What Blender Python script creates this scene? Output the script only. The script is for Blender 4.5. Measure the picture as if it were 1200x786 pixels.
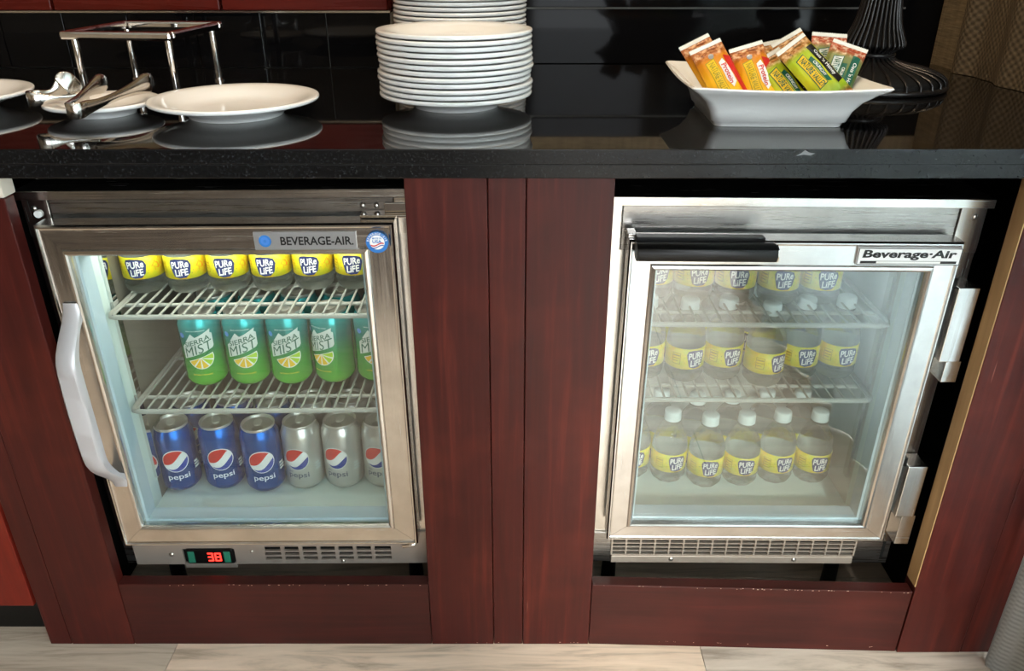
import bpy, bmesh, math, random
from mathutils import Vector, Matrix
random.seed(7)
R = math.radians
SC = bpy.context.scene
COL = SC.collection
for o in list(bpy.data.objects): bpy.data.objects.remove(o)

# ------------------------------------------------------------------ camera, world, light, exposure
cam_d = bpy.data.cameras.new('camera'); cam = bpy.data.objects.new('camera', cam_d); COL.objects.link(cam)
cam_d.sensor_width = 36.0; cam_d.lens = 930.0*36.0/1200.0; cam_d.clip_start = 0.02
cam.location = (0, -0.980, 1.111); cam.rotation_euler = (R(90-26.466), 0, 0)
SC.camera = cam
vs = SC.view_settings
vs.view_transform = 'Standard'; vs.look = 'None'; vs.gamma = 1.0; vs.use_curve_mapping = False
vs.exposure = 0.52
SC.cycles.max_bounces = 14; SC.cycles.transparent_max_bounces = 24; SC.cycles.transmission_bounces = 12
SC.cycles.glossy_bounces = 6; SC.cycles.diffuse_bounces = 4
SC.cycles.sample_clamp_indirect = 6.0
SC.cycles.use_denoising = True
w = bpy.data.worlds.new('sky'); SC.world = w; w.use_nodes = True
bg = w.node_tree.nodes['Background']; bg.inputs[0].default_value = (0.72, 0.85, 1.0, 1); bg.inputs[1].default_value = 1.0

def area(name, loc, rot, sx, sy, power, col):
    l = bpy.data.lights.new(name, 'AREA'); l.shape = 'RECTANGLE'; l.size = sx; l.size_y = sy
    l.energy = power; l.color = col
    o = bpy.data.objects.new(name, l); COL.objects.link(o); o.location = loc; o.rotation_euler = rot
    return o
# daylight through the two windows of the room (right wall, wall behind the camera)
area('window_daylight', (1.06, -1.45, 1.20), (0, R(90), 0), 2.0, 2.5, 185, (0.90, 0.95, 1.0))
area('window_daylight', (0.55, -3.46, 1.35), (R(90), 0, 0), 0.8, 1.9, 30, (0.92, 0.96, 1.0))
sun_d = bpy.data.lights.new('sun', 'SUN'); sun_d.energy = 3.3; sun_d.angle = R(5); sun_d.color = (1.0, 0.93, 0.84)
sun = bpy.data.objects.new('sun', sun_d); COL.objects.link(sun); sun.location = (0.7, -6, 4)
sun.rotation_euler = Vector((-0.04, 1.0, -0.47)).to_track_quat('-Z', 'Y').to_euler()
def spot(loc, power, size=1.9, tgt=(0, 0, -1)):
    l = bpy.data.lights.new('downlight_lamp', 'SPOT'); l.energy = power; l.color = (1.0, 0.74, 0.47)
    l.spot_size = size; l.spot_blend = 0.6; l.shadow_soft_size = 0.05
    o = bpy.data.objects.new('downlight_lamp', l); COL.objects.link(o); o.location = loc
    return o

# ------------------------------------------------------------------ materials
def mat(name, col, rough=0.5, metal=0.0, spec=0.5, trans=0.0, ior=1.45, emit=None, es=0.0, coat=0.0):
    m = bpy.data.materials.new(name); m.use_nodes = True
    b = m.node_tree.nodes['Principled BSDF']
    b.inputs['Base Color'].default_value = (*col, 1); b.inputs['Roughness'].default_value = rough
    b.inputs['Metallic'].default_value = metal; b.inputs['Specular IOR Level'].default_value = spec
    b.inputs['Transmission Weight'].default_value = trans; b.inputs['IOR'].default_value = ior
    b.inputs['Coat Weight'].default_value = coat
    if emit: b.inputs['Emission Color'].default_value = (*emit, 1); b.inputs['Emission Strength'].default_value = es
    return m
def nd(m, t, **kw):
    n = m.node_tree.nodes.new(t)
    for k, v in kw.items():
        if k in n.inputs: n.inputs[k].default_value = v
        else: setattr(n, k, v)
    return n
def lk(m, a, b): m.node_tree.links.new(a, b)
def bsdf(m): return m.node_tree.nodes['Principled BSDF']
def coords(m, scale, rot=(0, 0, 0), kind='Object'):
    tc = nd(m, 'ShaderNodeTexCoord'); mp = nd(m, 'ShaderNodeMapping')
    mp.inputs['Scale'].default_value = scale; mp.inputs['Rotation'].default_value = rot
    lk(m, tc.outputs[kind], mp.inputs['Vector']); return mp.outputs['Vector']
def ramp(m, fac, stops, interp='LINEAR'):
    r = nd(m, 'ShaderNodeValToRGB'); r.color_ramp.interpolation = interp
    e = r.color_ramp.elements
    while len(e) < len(stops): e.new(0.5)
    for i, (p, c) in enumerate(stops): e[i].position = p; e[i].color = (*c, 1) if len(c) == 3 else c
    lk(m, fac, r.inputs['Fac']); return r.outputs['Color']
def noise(m, vec, scale, detail=4, rough=0.55, dist=0.0):
    n = nd(m, 'ShaderNodeTexNoise'); n.inputs['Scale'].default_value = scale; n.inputs['Detail'].default_value = detail
    n.inputs['Roughness'].default_value = rough; n.inputs['Distortion'].default_value = dist
    if vec is not None: lk(m, vec, n.inputs['Vector'])
    return n.outputs['Fac']
def mixc(m, fac, a, b, mode='MIX'):
    n = nd(m, 'ShaderNodeMix', data_type='RGBA', blend_type=mode)
    for sock, v in ((n.inputs[0], fac), (n.inputs[6], a), (n.inputs[7], b)):
        if isinstance(v, (int, float)): sock.default_value = v
        elif isinstance(v, tuple): sock.default_value = (*v, 1)
        else: lk(m, v, sock)
    return n.outputs[2]
def bump(m, h, strength, dist):
    b = nd(m, 'ShaderNodeBump'); b.inputs['Strength'].default_value = strength; b.inputs['Distance'].default_value = dist
    lk(m, h, b.inputs['Height']); lk(m, b.outputs['Normal'], bsdf(m).inputs['Normal'])
def setc(m, c): lk(m, c, bsdf(m).inputs['Base Color'])

def maroon(name, stretch, base, worn, dark, rough=0.34):
    m = mat(name, base, rough, spec=0.3)
    v = coords(m, stretch)
    g = noise(m, v, 60, 6, 0.6, 0.4)
    v2 = coords(m, (1, 1, 1)); big = noise(m, v2, 5.5, 3, 0.6)
    c = ramp(m, g, [(0.25, dark), (0.55, base), (0.85, worn)])
    f = ramp(m, big, [(0.50, (0, 0, 0)), (0.72, (0.75, 0.75, 0.75))])
    c = mixc(m, f, c, mixc(m, 0.55, c, worn))
    sc = noise(m, coords(m, tuple(s*2.2 for s in stretch)), 28, 2, 0.5)
    chips = ramp(m, sc, [(0.775, (0, 0, 0)), (0.79, (0.6, 0.6, 0.6))])
    c = mixc(m, chips, c, (0.30, 0.12, 0.09))
    setc(m, c)
    rr = ramp(m, g, [(0.2, (rough-0.06,)*3), (0.8, (rough+0.12,)*3)]); lk(m, rr, bsdf(m).inputs['Roughness'])
    bump(m, g, 0.12, 0.001)
    return m
M = {}
M['wood_v'] = maroon('maroon_stained_wood_vertical', (1.0, 1.0, 0.05), (0.054, 0.0074, 0.0056), (0.120, 0.018, 0.010), (0.031, 0.005, 0.0042))
M['wood_h'] = maroon('maroon_stained_wood_horizontal', (0.05, 1.0, 1.0), (0.042, 0.0075, 0.0060), (0.072, 0.012, 0.009), (0.026, 0.0055, 0.0046))
M['wood_red'] = maroon('red_stained_cabinet_wood', (1.0, 1.0, 0.05), (0.15, 0.013, 0.007), (0.22, 0.024, 0.010), (0.10, 0.009, 0.005))
M['wood_upper'] = maroon('red_lacquered_wall_wood', (0.05, 1.0, 1.0), (0.085, 0.007, 0.004), (0.11, 0.012, 0.005), (0.06, 0.005, 0.004), 0.25)
def m_ply():
    m = mat('raw_plywood_edge', (0.42, 0.25, 0.11), 0.7)
    g = noise(m, coords(m, (1, 1, 0.1)), 40, 4); setc(m, ramp(m, g, [(0.3, (0.30, 0.17, 0.07)), (0.7, (0.50, 0.31, 0.14))])); return m
M['ply'] = m_ply()
M['cavity'] = mat('cavity_shade_black', (0.004, 0.004, 0.004), 0.8, spec=0.2)  # darkness of the recesses put into the colour, near-black inside cavities
M['black'] = mat('black_plastic', (0.004, 0.004, 0.004), 0.30, spec=0.3)
M['galv'] = mat('dull_galvanised_steel', (0.42, 0.36, 0.31), 0.42, 0.6)
M['pale'] = mat('pale_painted_block', (0.62, 0.56, 0.47), 0.6)
def m_granite():
    m = mat('polished_black_granite', (0.004, 0.004, 0.0045), 0.035, spec=0.62)
    v = nd(m, 'ShaderNodeTexVoronoi'); v.inputs['Scale'].default_value = 420; lk(m, coords(m, (1, 1, 1)), v.inputs['Vector'])
    s = ramp(m, v.outputs['Distance'], [(0.10, (1, 1, 1)), (0.20, (0, 0, 0))])
    n = noise(m, coords(m, (1, 1, 1)), 170, 3)
    k = ramp(m, n, [(0.52, (0, 0, 0)), (0.62, (1, 1, 1))])
    fac = mixc(m, 1.0, s, k, 'MULTIPLY')
    c = mixc(m, fac, (0.004, 0.004, 0.0045), (0.075, 0.078, 0.085))
    setc(m, c); return m
M['granite'] = m_granite()
def m_granite_edge():
    m = mat('honed_black_granite_edge', (0.012, 0.012, 0.013), 0.22, spec=0.35)
    n = noise(m, coords(m, (1, 1, 1)), 330, 4, 0.7)
    setc(m, ramp(m, n, [(0.42, (0.003, 0.003, 0.0035)), (0.62, (0.008, 0.0085, 0.009)), (0.74, (0.07, 0.073, 0.08))])); return m
M['granite_edge'] = m_granite_edge()
M['chip'] = mat('chipped_stone', (0.20, 0.21, 0.22), 0.6)
M['tile'] = mat('black_gloss_tile', (0.003, 0.003, 0.0035), 0.05, spec=0.22)
M['splash'] = mat('black_gloss_slab', (0.004, 0.004, 0.0045), 0.06, spec=0.07)
M['grout'] = mat('grey_grout', (0.20, 0.19, 0.17), 0.8)
def m_steel(name, col, rough, axis, strength=0.10):
    m = mat(name, col, rough, 1.0)
    s = {'x': (0.02, 1, 1), 'z': (1, 1, 0.02)}[axis]
    n = noise(m, coords(m, s), 420, 3, 0.6)
    lk(m, ramp(m, n, [(0.3, (rough*0.75,)*3), (0.7, (rough*1.25,)*3)]), bsdf(m).inputs['Roughness'])
    big = noise(m, coords(m, (1, 1, 1)), 18, 4, 0.65)
    setc(m, mixc(m, ramp(m, big, [(0.35, (0, 0, 0)), (0.75, (1, 1, 1))]), col, tuple(c*0.80 for c in col)))
    bump(m, n, strength, 0.0004); return m
M['steel_x'] = m_steel('brushed_steel_horizontal', (0.70, 0.67, 0.63), 0.22, 'x')
M['steel_z'] = m_steel('brushed_steel_vertical', (0.70, 0.67, 0.63), 0.22, 'z')
M['steel_w'] = m_steel('bright_aluminium_horizontal', (0.66, 0.64, 0.625), 0.22, 'x')
M['steel_wz'] = m_steel('bright_aluminium_vertical', (0.66, 0.64, 0.625), 0.22, 'z')
M['steel_case'] = m_steel('worn_steel_casing', (0.36, 0.34, 0.32), 0.30, 'x', 0.2)
M['chrome'] = mat('chrome', (0.78, 0.76, 0.74), 0.06, 1.0)
M['satin'] = mat('satin_stainless', (0.62, 0.59, 0.55), 0.16, 1.0)
M['screw'] = mat('screw_steel', (0.55, 0.52, 0.48), 0.3, 1.0)
M['alu_handle'] = mat('silver_grey_painted_handle', (0.47, 0.455, 0.47), 0.32, 0.25)
M['liner'] = mat('pale_aqua_fridge_liner', (0.60, 0.72, 0.70), 0.42)
M['liner_back'] = mat('dull_aluminium_liner', (0.26, 0.245, 0.205), 0.42, 0.5)
M['liner_grey'] = mat('grey_aluminium_fridge_liner', (0.50, 0.52, 0.50), 0.45, 0.15)
M['gasket'] = mat('blue_grey_gasket', (0.42, 0.53, 0.60), 0.5)
M['wire'] = mat('grey_coated_wire', (0.36, 0.37, 0.34), 0.4)
M['ceramic'] = mat('white_glazed_ceramic', (0.87, 0.87, 0.86), 0.13, spec=0.5)
M['lacquer'] = mat('black_lacquered_metal', (0.010, 0.009, 0.009), 0.28)
def m_glass(name='door_glass', r0=0.07):
    m = bpy.data.materials.new(name); m.use_nodes = True; nt = m.node_tree
    nt.nodes.remove(bsdf(m)); out = nt.nodes['Material Output']
    t = nd(m, 'ShaderNodeBsdfTransparent'); t.inputs[0].default_value = (0.93, 0.965, 0.955, 1)
    g = nd(m, 'ShaderNodeBsdfGlossy'); g.inputs['Roughness'].default_value = 0.0
    lw = nd(m, 'ShaderNodeLayerWeight'); lw.inputs[0].default_value = 0.5
    p = nd(m, 'ShaderNodeMath', operation='POWER'); lk(m, lw.outputs['Facing'], p.inputs[0]); p.inputs[1].default_value = 5.0
    a = nd(m, 'ShaderNodeMath', operation='MULTIPLY_ADD'); lk(m, p.outputs[0], a.inputs[0]); a.inputs[1].default_value = 1-r0; a.inputs[2].default_value = r0
    mx = nd(m, 'ShaderNodeMixShader'); lk(m, a.outputs[0], mx.inputs[0]); lk(m, t.outputs[0], mx.inputs[1]); lk(m, g.outputs[0], mx.inputs[2])
    lk(m, mx.outputs[0], out.inputs['Surface']); return m
M['glass'] = m_glass()
M['glass_coated'] = m_glass('coated_door_glass', 0.155)
def m_water():
    m = bpy.data.materials.new('clear_bottle_of_water'); m.use_nodes = True; nt = m.node_tree
    b = bsdf(m); b.inputs['Base Color'].default_value = (0.97, 0.99, 0.99, 1); b.inputs['Roughness'].default_value = 0.0
    b.inputs['Transmission Weight'].default_value = 1.0; b.inputs['IOR'].default_value = 1.27
    n = noise(m, coords(m, (1, 1, 1.6)), 70, 2); bump(m, n, 0.25, 0.003)
    t = nd(m, 'ShaderNodeBsdfTransparent'); t.inputs[0].default_value = (0.96, 0.98, 0.98, 1)
    mx = nd(m, 'ShaderNodeMixShader'); mx.inputs[0].default_value = 0.45
    d = nd(m, 'ShaderNodeBsdfTranslucent'); d.inputs[0].default_value = (0.9, 0.93, 0.92, 1)
    m2 = nd(m, 'ShaderNodeMixShader'); m2.inputs[0].default_value = 0.18
    lk(m, b.outputs[0], mx.inputs[1]); lk(m, t.outputs[0], mx.inputs[2]); lk(m, mx.outputs[0], m2.inputs[1]); lk(m, d.outputs[0], m2.inputs[2])
    lk(m, m2.outputs[0], nt.nodes['Material Output'].inputs['Surface']); return m
M['water'] = m_water()
M['cap'] = mat('translucent_white_cap', (0.66, 0.75, 0.77), 0.4)
def m_label():
    m = mat('yellow_paper_label', (0.80, 0.62, 0.01), 0.35)
    n = noise(m, coords(m, (1, 1, 1)), 55, 2); setc(m, ramp(m, n, [(0.35, (0.60, 0.60, 0.02)), (0.6, (0.82, 0.62, 0.01)), (0.72, (0.85, 0.50, 0.01))])); return m
M['label'] = m_label()
M['backing'] = mat('grey_label_reverse', (0.46, 0.48, 0.44), 0.6)
M['navy'] = mat('navy_ink', (0.018, 0.030, 0.13), 0.4)
M['white'] = mat('white_ink', (0.82, 0.82, 0.80), 0.4)
M['orange'] = mat('orange_ink', (0.80, 0.20, 0.02), 0.4)
M['brownink'] = mat('olive_ink', (0.40, 0.30, 0.02), 0.4)
M['can_blue'] = mat('blue_can_print', (0.002, 0.095, 0.40), 0.27, 0.70)
M['can_silver'] = mat('silver_can_print', (0.62, 0.61, 0.58), 0.28, 0.75)
def m_cangreen():
    m = mat('green_teal_can_print', (0.1, 0.4, 0.1), 0.25, 0.45)
    tc = nd(m, 'ShaderNodeTexCoord'); sp = nd(m, 'ShaderNodeSeparateXYZ'); lk(m, tc.outputs['Object'], sp.inputs[0])
    k = nd(m, 'ShaderNodeMath', operation='MULTIPLY'); lk(m, sp.outputs['Z'], k.inputs[0]); k.inputs[1].default_value = 1/0.13
    setc(m, ramp(m, k.outputs[0], [(0.05, (0.16, 0.60, 0.05)), (0.42, (0.05, 0.38, 0.07)), (0.68, (0.015, 0.24, 0.20)), (0.95, (0.03, 0.36, 0.38))])); return m
M['can_green'] = m_cangreen()
M['lid'] = mat('aluminium_can_lid', (0.64, 0.61, 0.56), 0.34, 0.7)
M['red'] = mat('red_ink', (0.62, 0.025, 0.02), 0.35)
M['royal'] = mat('royal_blue_ink', (0.012, 0.045, 0.30), 0.35)
M['darkgreen'] = mat('dark_green_ink', (0.008, 0.11, 0.07), 0.4)
M['lime'] = mat('lime_ink', (0.38, 0.62, 0.01), 0.35)
M['lemon'] = mat('lemon_ink', (0.82, 0.52, 0.01), 0.35)
M['mist'] = mat('pale_grey_ink', (0.62, 0.68, 0.66), 0.35)
M['greyink'] = mat('slate_ink', (0.12, 0.13, 0.20), 0.4)
M['blackink'] = mat('black_ink', (0.008, 0.008, 0.008), 0.4)
M['bluedot'] = mat('sky_blue_ink', (0.07, 0.22, 0.62), 0.3)
M['bluering'] = mat('sticker_blue_ink', (0.03, 0.17, 0.50), 0.35)
M['plate_badge'] = mat('silver_badge', (0.42, 0.42, 0.43), 0.3, 0.6)
M['badge_white'] = mat('white_badge', (0.80, 0.80, 0.80), 0.3)
M['led'] = mat('red_led', (0.3, 0.0, 0.0), 0.4, emit=(1.0, 0.03, 0.02), es=3.0)
M['ledgreen'] = mat('green_key_pad', (0.02, 0.16, 0.10), 0.4)
M['lamp'] = mat('lamp_tube', (0.9, 0.9, 0.9), 0.4, emit=(1.0, 0.93, 0.82), es=7.0)
M['bulb'] = mat('downlight_bulb', (0.9, 0.8, 0.6), 0.4, emit=(1.0, 0.78, 0.5), es=12.0)
def m_plank(name='grey_oak_plank', bricks=False):
    m = mat(name, (0.4, 0.34, 0.28), 0.36)
    n = noise(m, coords(m, (0.09, 1, 1)), 46, 7, 0.62, 1.1)
    c = ramp(m, n, [(0.25, (0.30, 0.235, 0.18)), (0.5, (0.68, 0.56, 0.455)), (0.75, (0.83, 0.70, 0.59))])
    oi = nd(m, 'ShaderNodeObjectInfo')
    if not bricks: c = mixc(m, 1.0, c, oi.outputs['Color'], 'MULTIPLY')
    if bricks:
        b = nd(m, 'ShaderNodeTexBrick'); lk(m, coords(m, (1, 1, 1)), b.inputs['Vector']); b.inputs['Scale'].default_value = 1.0
        b.inputs['Brick Width'].default_value = 0.92; b.inputs['Row Height'].default_value = 0.153; b.inputs['Mortar Size'].default_value = 0.0015
        b.inputs['Color1'].default_value = (0.9, 0.88, 0.85, 1); b.inputs['Color2'].default_value = (1, 1, 1, 1); b.inputs['Mortar'].default_value = (0.15, 0.12, 0.1, 1)
        c = mixc(m, 1.0, c, b.outputs['Color'], 'MULTIPLY')
    setc(m, c); bump(m, n, 0.15, 0.0008); return m
M['plank'] = m_plank(); M['plank_far'] = m_plank('grey_oak_planks_far', True)
M['joint'] = mat('dark_floor_joint', (0.03, 0.022, 0.016), 0.9)
def m_grass():
    m = mat('tan_grasscloth', (0.25, 0.19, 0.11), 0.85)
    n = noise(m, coords(m, (0.06, 0.06, 1)), 330, 3, 0.7); n2 = noise(m, coords(m, (1, 1, 0.03)), 120, 2)
    c = ramp(m, n, [(0.3, (0.10, 0.075, 0.045)), (0.55, (0.24, 0.18, 0.105)), (0.8, (0.34, 0.27, 0.17))])
    setc(m, mixc(m, 0.25, c, ramp(m, n2, [(0.3, (0.12, 0.09, 0.05)), (0.7, (0.34, 0.27, 0.17))]))); bump(m, n, 0.5, 0.002); return m
M['grasscloth'] = m_grass()
def m_weave(name, c1, c2, scale, trans=0.0, tc=None):
    m = mat(name, c1, 0.9)
    v = coords(m, (1, 1, 1))
    sp = nd(m, 'ShaderNodeSeparateXYZ'); lk(m, v, sp.inputs[0])
    def sn(sock, k, ph=0.0):
        a = nd(m, 'ShaderNodeMath', operation='MULTIPLY_ADD'); lk(m, sock, a.inputs[0]); a.inputs[1].default_value = k; a.inputs[2].default_value = ph
        s = nd(m, 'ShaderNodeMath', operation='SINE'); lk(m, a.outputs[0], s.inputs[0]); return s.outputs[0]
    ad = nd(m, 'ShaderNodeMath', operation='ADD'); lk(m, sp.outputs['X'], ad.inputs[0]); lk(m, sp.outputs['Y'], ad.inputs[1])
    a, b = sn(ad.outputs[0], scale), sn(sp.outputs['Z'], scale*0.8)
    pr = nd(m, 'ShaderNodeMath', operation='MULTIPLY'); lk(m, a, pr.inputs[0]); lk(m, b, pr.inputs[1])
    nz = noise(m, v, 90, 3)
    s2 = nd(m, 'ShaderNodeMath', operation='ADD'); lk(m, pr.outputs[0], s2.inputs[0]); lk(m, nz, s2.inputs[1])
    hh = nd(m, 'ShaderNodeMath', operation='MULTIPLY_ADD'); lk(m, s2.outputs[0], hh.inputs[0]); hh.inputs[1].default_value = 0.33; hh.inputs[2].default_value = 0.33
    setc(m, ramp(m, hh.outputs[0], [(0.2, c2), (0.7, c1)])); bump(m, hh.outputs[0], 0.6, 0.0025)
    if trans:
        t = nd(m, 'ShaderNodeBsdfTranslucent'); t.inputs[0].default_value = (*(tc or c1), 1)
        mx = nd(m, 'ShaderNodeMixShader'); mx.inputs[0].default_value = trans
        lk(m, bsdf(m).outputs[0], mx.inputs[1]); lk(m, t.outputs[0], mx.inputs[2]); lk(m, mx.outputs[0], m.node_tree.nodes['Material Output'].inputs['Surface'])
    return m
M['basket'] = m_weave('tan_basket_weave', (0.16, 0.12, 0.075), (0.07, 0.052, 0.03), 560)
M['curtain'] = m_weave('grey_woven_curtain', (0.60, 0.61, 0.60), (0.30, 0.30, 0.30), 900, 0.48, (0.80, 0.84, 0.84))
M['wallpaint'] = mat('dark_tan_paint', (0.24, 0.17, 0.11), 0.8)
M['ceilpaint'] = mat('white_ceiling_paint', (0.55, 0.52, 0.47), 0.9)
M['added_floor_sheet'] = mat('added_dark_sheet', (0.055, 0.036, 0.024), 0.95)
M['winframe'] = mat('white_window_frame', (0.7, 0.7, 0.68), 0.5)
def m_wrap(name, stops, cl):
    m = mat(name, (0.8, 0.4, 0.02), 0.28)
    tc = nd(m, 'ShaderNodeTexCoord'); sp = nd(m, 'ShaderNodeSeparateXYZ'); lk(m, tc.outputs['Object'], sp.inputs[0])
    k = nd(m, 'ShaderNodeMath', operation='MULTIPLY_ADD'); lk(m, sp.outputs['Z'], k.inputs[0]); k.inputs[1].default_value = 1/0.11; k.inputs[2].default_value = 0.5
    n = noise(m, coords(m, (1, 1, 1)), 160, 3)
    c = ramp(m, k.outputs[0], stops)
    oat = ramp(m, n, [(0.35, cl[0]), (0.5, cl[1]), (0.66, cl[2])])
    f = ramp(m, k.outputs[0], [(0.10, (0.9,)*3), (0.17, (0, 0, 0)), (0.78, (0, 0, 0)), (0.86, (0.9,)*3)])
    setc(m, mixc(m, f, c, oat)); return m
oats = [(0.10, 0.02, 0.008), (0.42, 0.13, 0.035), (0.75, 0.48, 0.26)]
M['wrap_yellow'] = m_wrap('yellow_bar_wrapper', [(0.1, (0.90, 0.56, 0.01)), (0.55, (0.86, 0.42, 0.01)), (0.85, (0.62, 0.17, 0.01))], oats)
M['wrap_green'] = m_wrap('green_bar_wrapper', [(0.1, (0.20, 0.42, 0.02)), (0.45, (0.62, 0.60, 0.02)), (0.75, (0.42, 0.52, 0.02)), (0.95, (0.22, 0.44, 0.03))], oats)
M['wrap_dark'] = m_wrap('dark_green_bar_wrapper', [(0.1, (0.25, 0.42, 0.04)), (0.5, (0.05, 0.12, 0.03)), (0.9, (0.30, 0.30, 0.10))], [(0.25, 0.02, 0.01), (0.5, 0.08, 0.04), (0.8, 0.65, 0.5)])
M['crimp'] = mat('white_crimped_foil', (0.80, 0.80, 0.74), 0.35)

# ------------------------------------------------------------------ geometry helpers
class B:
    def __init__(s): s.v = []; s.f = []
    def add(s, vs_, fs):
        n = len(s.v); s.v += [tuple(p) for p in vs_]; s.f += [tuple(i+n for i in f) for f in fs]; return s
    def box(s, x0, x1, y0, y1, z0, z1):
        return s.add([(x0,y0,z0),(x1,y0,z0),(x1,y1,z0),(x0,y1,z0),(x0,y0,z1),(x1,y0,z1),(x1,y1,z1),(x0,y1,z1)],
                     [(3,2,1,0),(4,5,6,7),(0,1,5,4),(1,2,6,5),(2,3,7,6),(3,0,4,7)])
    def lathe(s, prof, n=32, c=(0, 0, 0)):
        m = len(prof); vs_ = []
        for i in range(n):
            a = 2*math.pi*i/n
            vs_ += [(c[0]+r*math.cos(a), c[1]+r*math.sin(a), c[2]+z) for r, z in prof]
        fs = []
        for i in range(n):
            j = (i+1) % n
            for k in range(m-1): fs.append((i*m+k, j*m+k, j*m+k+1, i*m+k+1))
        return s.add(vs_, fs)
    def tube(s, path, r, n=8, closed=False):
        P = [Vector(p) for p in path]; m = len(P); rings = []
        up = None
        for i in range(m):
            if closed: t = P[(i+1) % m]-P[i-1]
            else: t = P[min(i+1, m-1)]-P[max(i-1, 0)]
            t.normalize()
            if up is None:
                up = Vector((0, 0, 1)) if abs(t.z) < 0.9 else Vector((0, 1, 0))
            a = t.cross(up); a.normalize(); b = a.cross(t); b.normalize(); up = b
            rr = r[i] if isinstance(r, (list, tuple)) else r
            rings.append([P[i]+rr*(math.cos(2*math.pi*k/n)*a+math.sin(2*math.pi*k/n)*b) for k in range(n)])
        vs_ = [p for ring in rings for p in ring]; fs = []
        for i in range(m if closed else m-1):
            j = (i+1) % m
            for k in range(n): l = (k+1) % n; fs.append((i*n+k, i*n+l, j*n+l, j*n+k))
        if not closed: fs += [tuple(range(n))[::-1], tuple((m-1)*n+k for k in range(n))]
        return s.add(vs_, fs)
    def prism(s, poly, y0, y1):          # poly in XZ, extruded along Y
        n = len(poly)
        vs_ = [(x, y0, z) for x, z in poly]+[(x, y1, z) for x, z in poly]
        return s.add(vs_, [tuple(range(n)), tuple(range(2*n-1, n-1, -1))]+[((i+1) % n, i, n+i, n+(i+1) % n) for i in range(n)])
    def sweep_rect(s, prof, path, close=True):   # list of cross-section loops (each equal length)
        m = len(prof[0]); vs_ = [p for ring in prof for p in ring]; fs = []
        for i in range(len(prof)-1):
            for k in range(m): l = (k+1) % m; fs.append((i*m+k, i*m+l, (i+1)*m+l, (i+1)*m+k))
        fs += [tuple(range(m))[::-1], tuple((len(prof)-1)*m+k for k in range(m))]
        return s.add(vs_, fs)
    def mesh(s, name, material, smooth=False, angle=None):
        me = bpy.data.meshes.new(name); me.from_pydata(s.v, [], s.f); me.materials.append(M[material])
        bm = bmesh.new(); bm.from_mesh(me); bmesh.ops.remove_doubles(bm, verts=bm.verts, dist=1e-6)
        bmesh.ops.recalc_face_normals(bm, faces=bm.faces); bm.to_mesh(me); bm.free()
        if smooth:
            for p in me.polygons: p.use_smooth = True
            if angle is not None:
                bm = bmesh.new(); bm.from_mesh(me)
                for e in bm.edges:
                    if len(e.link_faces) == 2 and e.calc_face_angle(0) > R(angle): e.smooth = False
                bm.to_mesh(me); bm.free()
        return me
    def build(s, name, material, parent=None, smooth=False, angle=None, bevel=0.0):
        return link(name, s.mesh(name, material, smooth, angle), parent, bevel)
def link(name, me, parent=None, bevel=0.0):
    o = bpy.data.objects.new(name, me); COL.objects.link(o)
    if parent: o.parent = parent
    if bevel:
        b = o.modifiers.new('bevel', 'BEVEL'); b.width = bevel; b.segments = 2; b.limit_method = 'ANGLE'; b.angle_limit = R(40)
    return o
def tag(o, label=None, cat=None, group=None, kind=None):
    if label: o['label'] = label
    if cat: o['category'] = cat
    if group: o['group'] = group
    if kind: o['kind'] = kind
    return o
def thing(name, label, cat, loc=(0, 0, 0), rot=(0, 0, 0), group=None):
    o = bpy.data.objects.new(name, None); COL.objects.link(o); o.location = loc; o.rotation_euler = rot
    o.empty_display_size = 0.02
    return tag(o, label, cat, group)
def copies(parts, parent):               # parts: (name, mesh, subparts): linked copies sharing mesh data
    for p in parts:
        o = link(p[0], p[1], parent)
        if len(p) > 2: copies(p[2], o)
def bx(name, m, parent, x0, x1, y0, y1, z0, z1, bevel=0.0):
    return B().box(x0, x1, y0, y1, z0, z1).build(name, m, parent, bevel=bevel)

_text_cache = {}
def text_polys(s, w_=None, h_=None, bold=0.0, shear=0.0):
    """lettering as 2-D polygons centred on the origin and fitted to the given width and height"""
    key = (s, bold, shear)
    if key not in _text_cache:
        cu = bpy.data.curves.new('lettering', 'FONT'); cu.body = s; cu.size = 1.0; cu.offset = bold; cu.shear = shear; cu.resolution_u = 3
        ob = bpy.data.objects.new('lettering', cu); COL.objects.link(ob)
        dg = bpy.context.evaluated_depsgraph_get(); dg.update()
        me = bpy.data.meshes.new_from_object(ob.evaluated_get(dg))
        _text_cache[key] = [[(me.vertices[i].co.x, me.vertices[i].co.y) for i in p.vertices] for p in me.polygons]
        bpy.data.objects.remove(ob); bpy.data.curves.remove(cu); bpy.data.meshes.remove(me)
    P = _text_cache[key]
    xs = [p[0] for q in P for p in q]; ys = [p[1] for q in P for p in q]
    x0, x1, y0, y1 = min(xs), max(xs), min(ys), max(ys)
    kx = w_/(x1-x0) if w_ else None; ky = h_/(y1-y0) if h_ else None
    kx = kx or ky; ky = ky or kx
    return [[((x-(x0+x1)/2)*kx, (y-(y0+y1)/2)*ky) for x, y in q] for q in P]
def move(P, dx=0, dy=0, rot=0.0, k=1.0):
    c, s = math.cos(R(rot)), math.sin(R(rot))
    return [[(k*(x*c-y*s)+dx, k*(x*s+y*c)+dy) for x, y in q] for q in P]
def shearv(P, k): return [[(x, y+k*x) for x, y in q] for q in P]
def circle(r, n=40, cx=0, cy=0, a0=0, a1=360): 
    full = abs(a1-a0) >= 360
    m = n if full else n+1
    return [(cx+r*math.cos(R(a0+(a1-a0)*i/n)), cy+r*math.sin(R(a0+(a1-a0)*i/n))) for i in range(m)]
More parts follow.
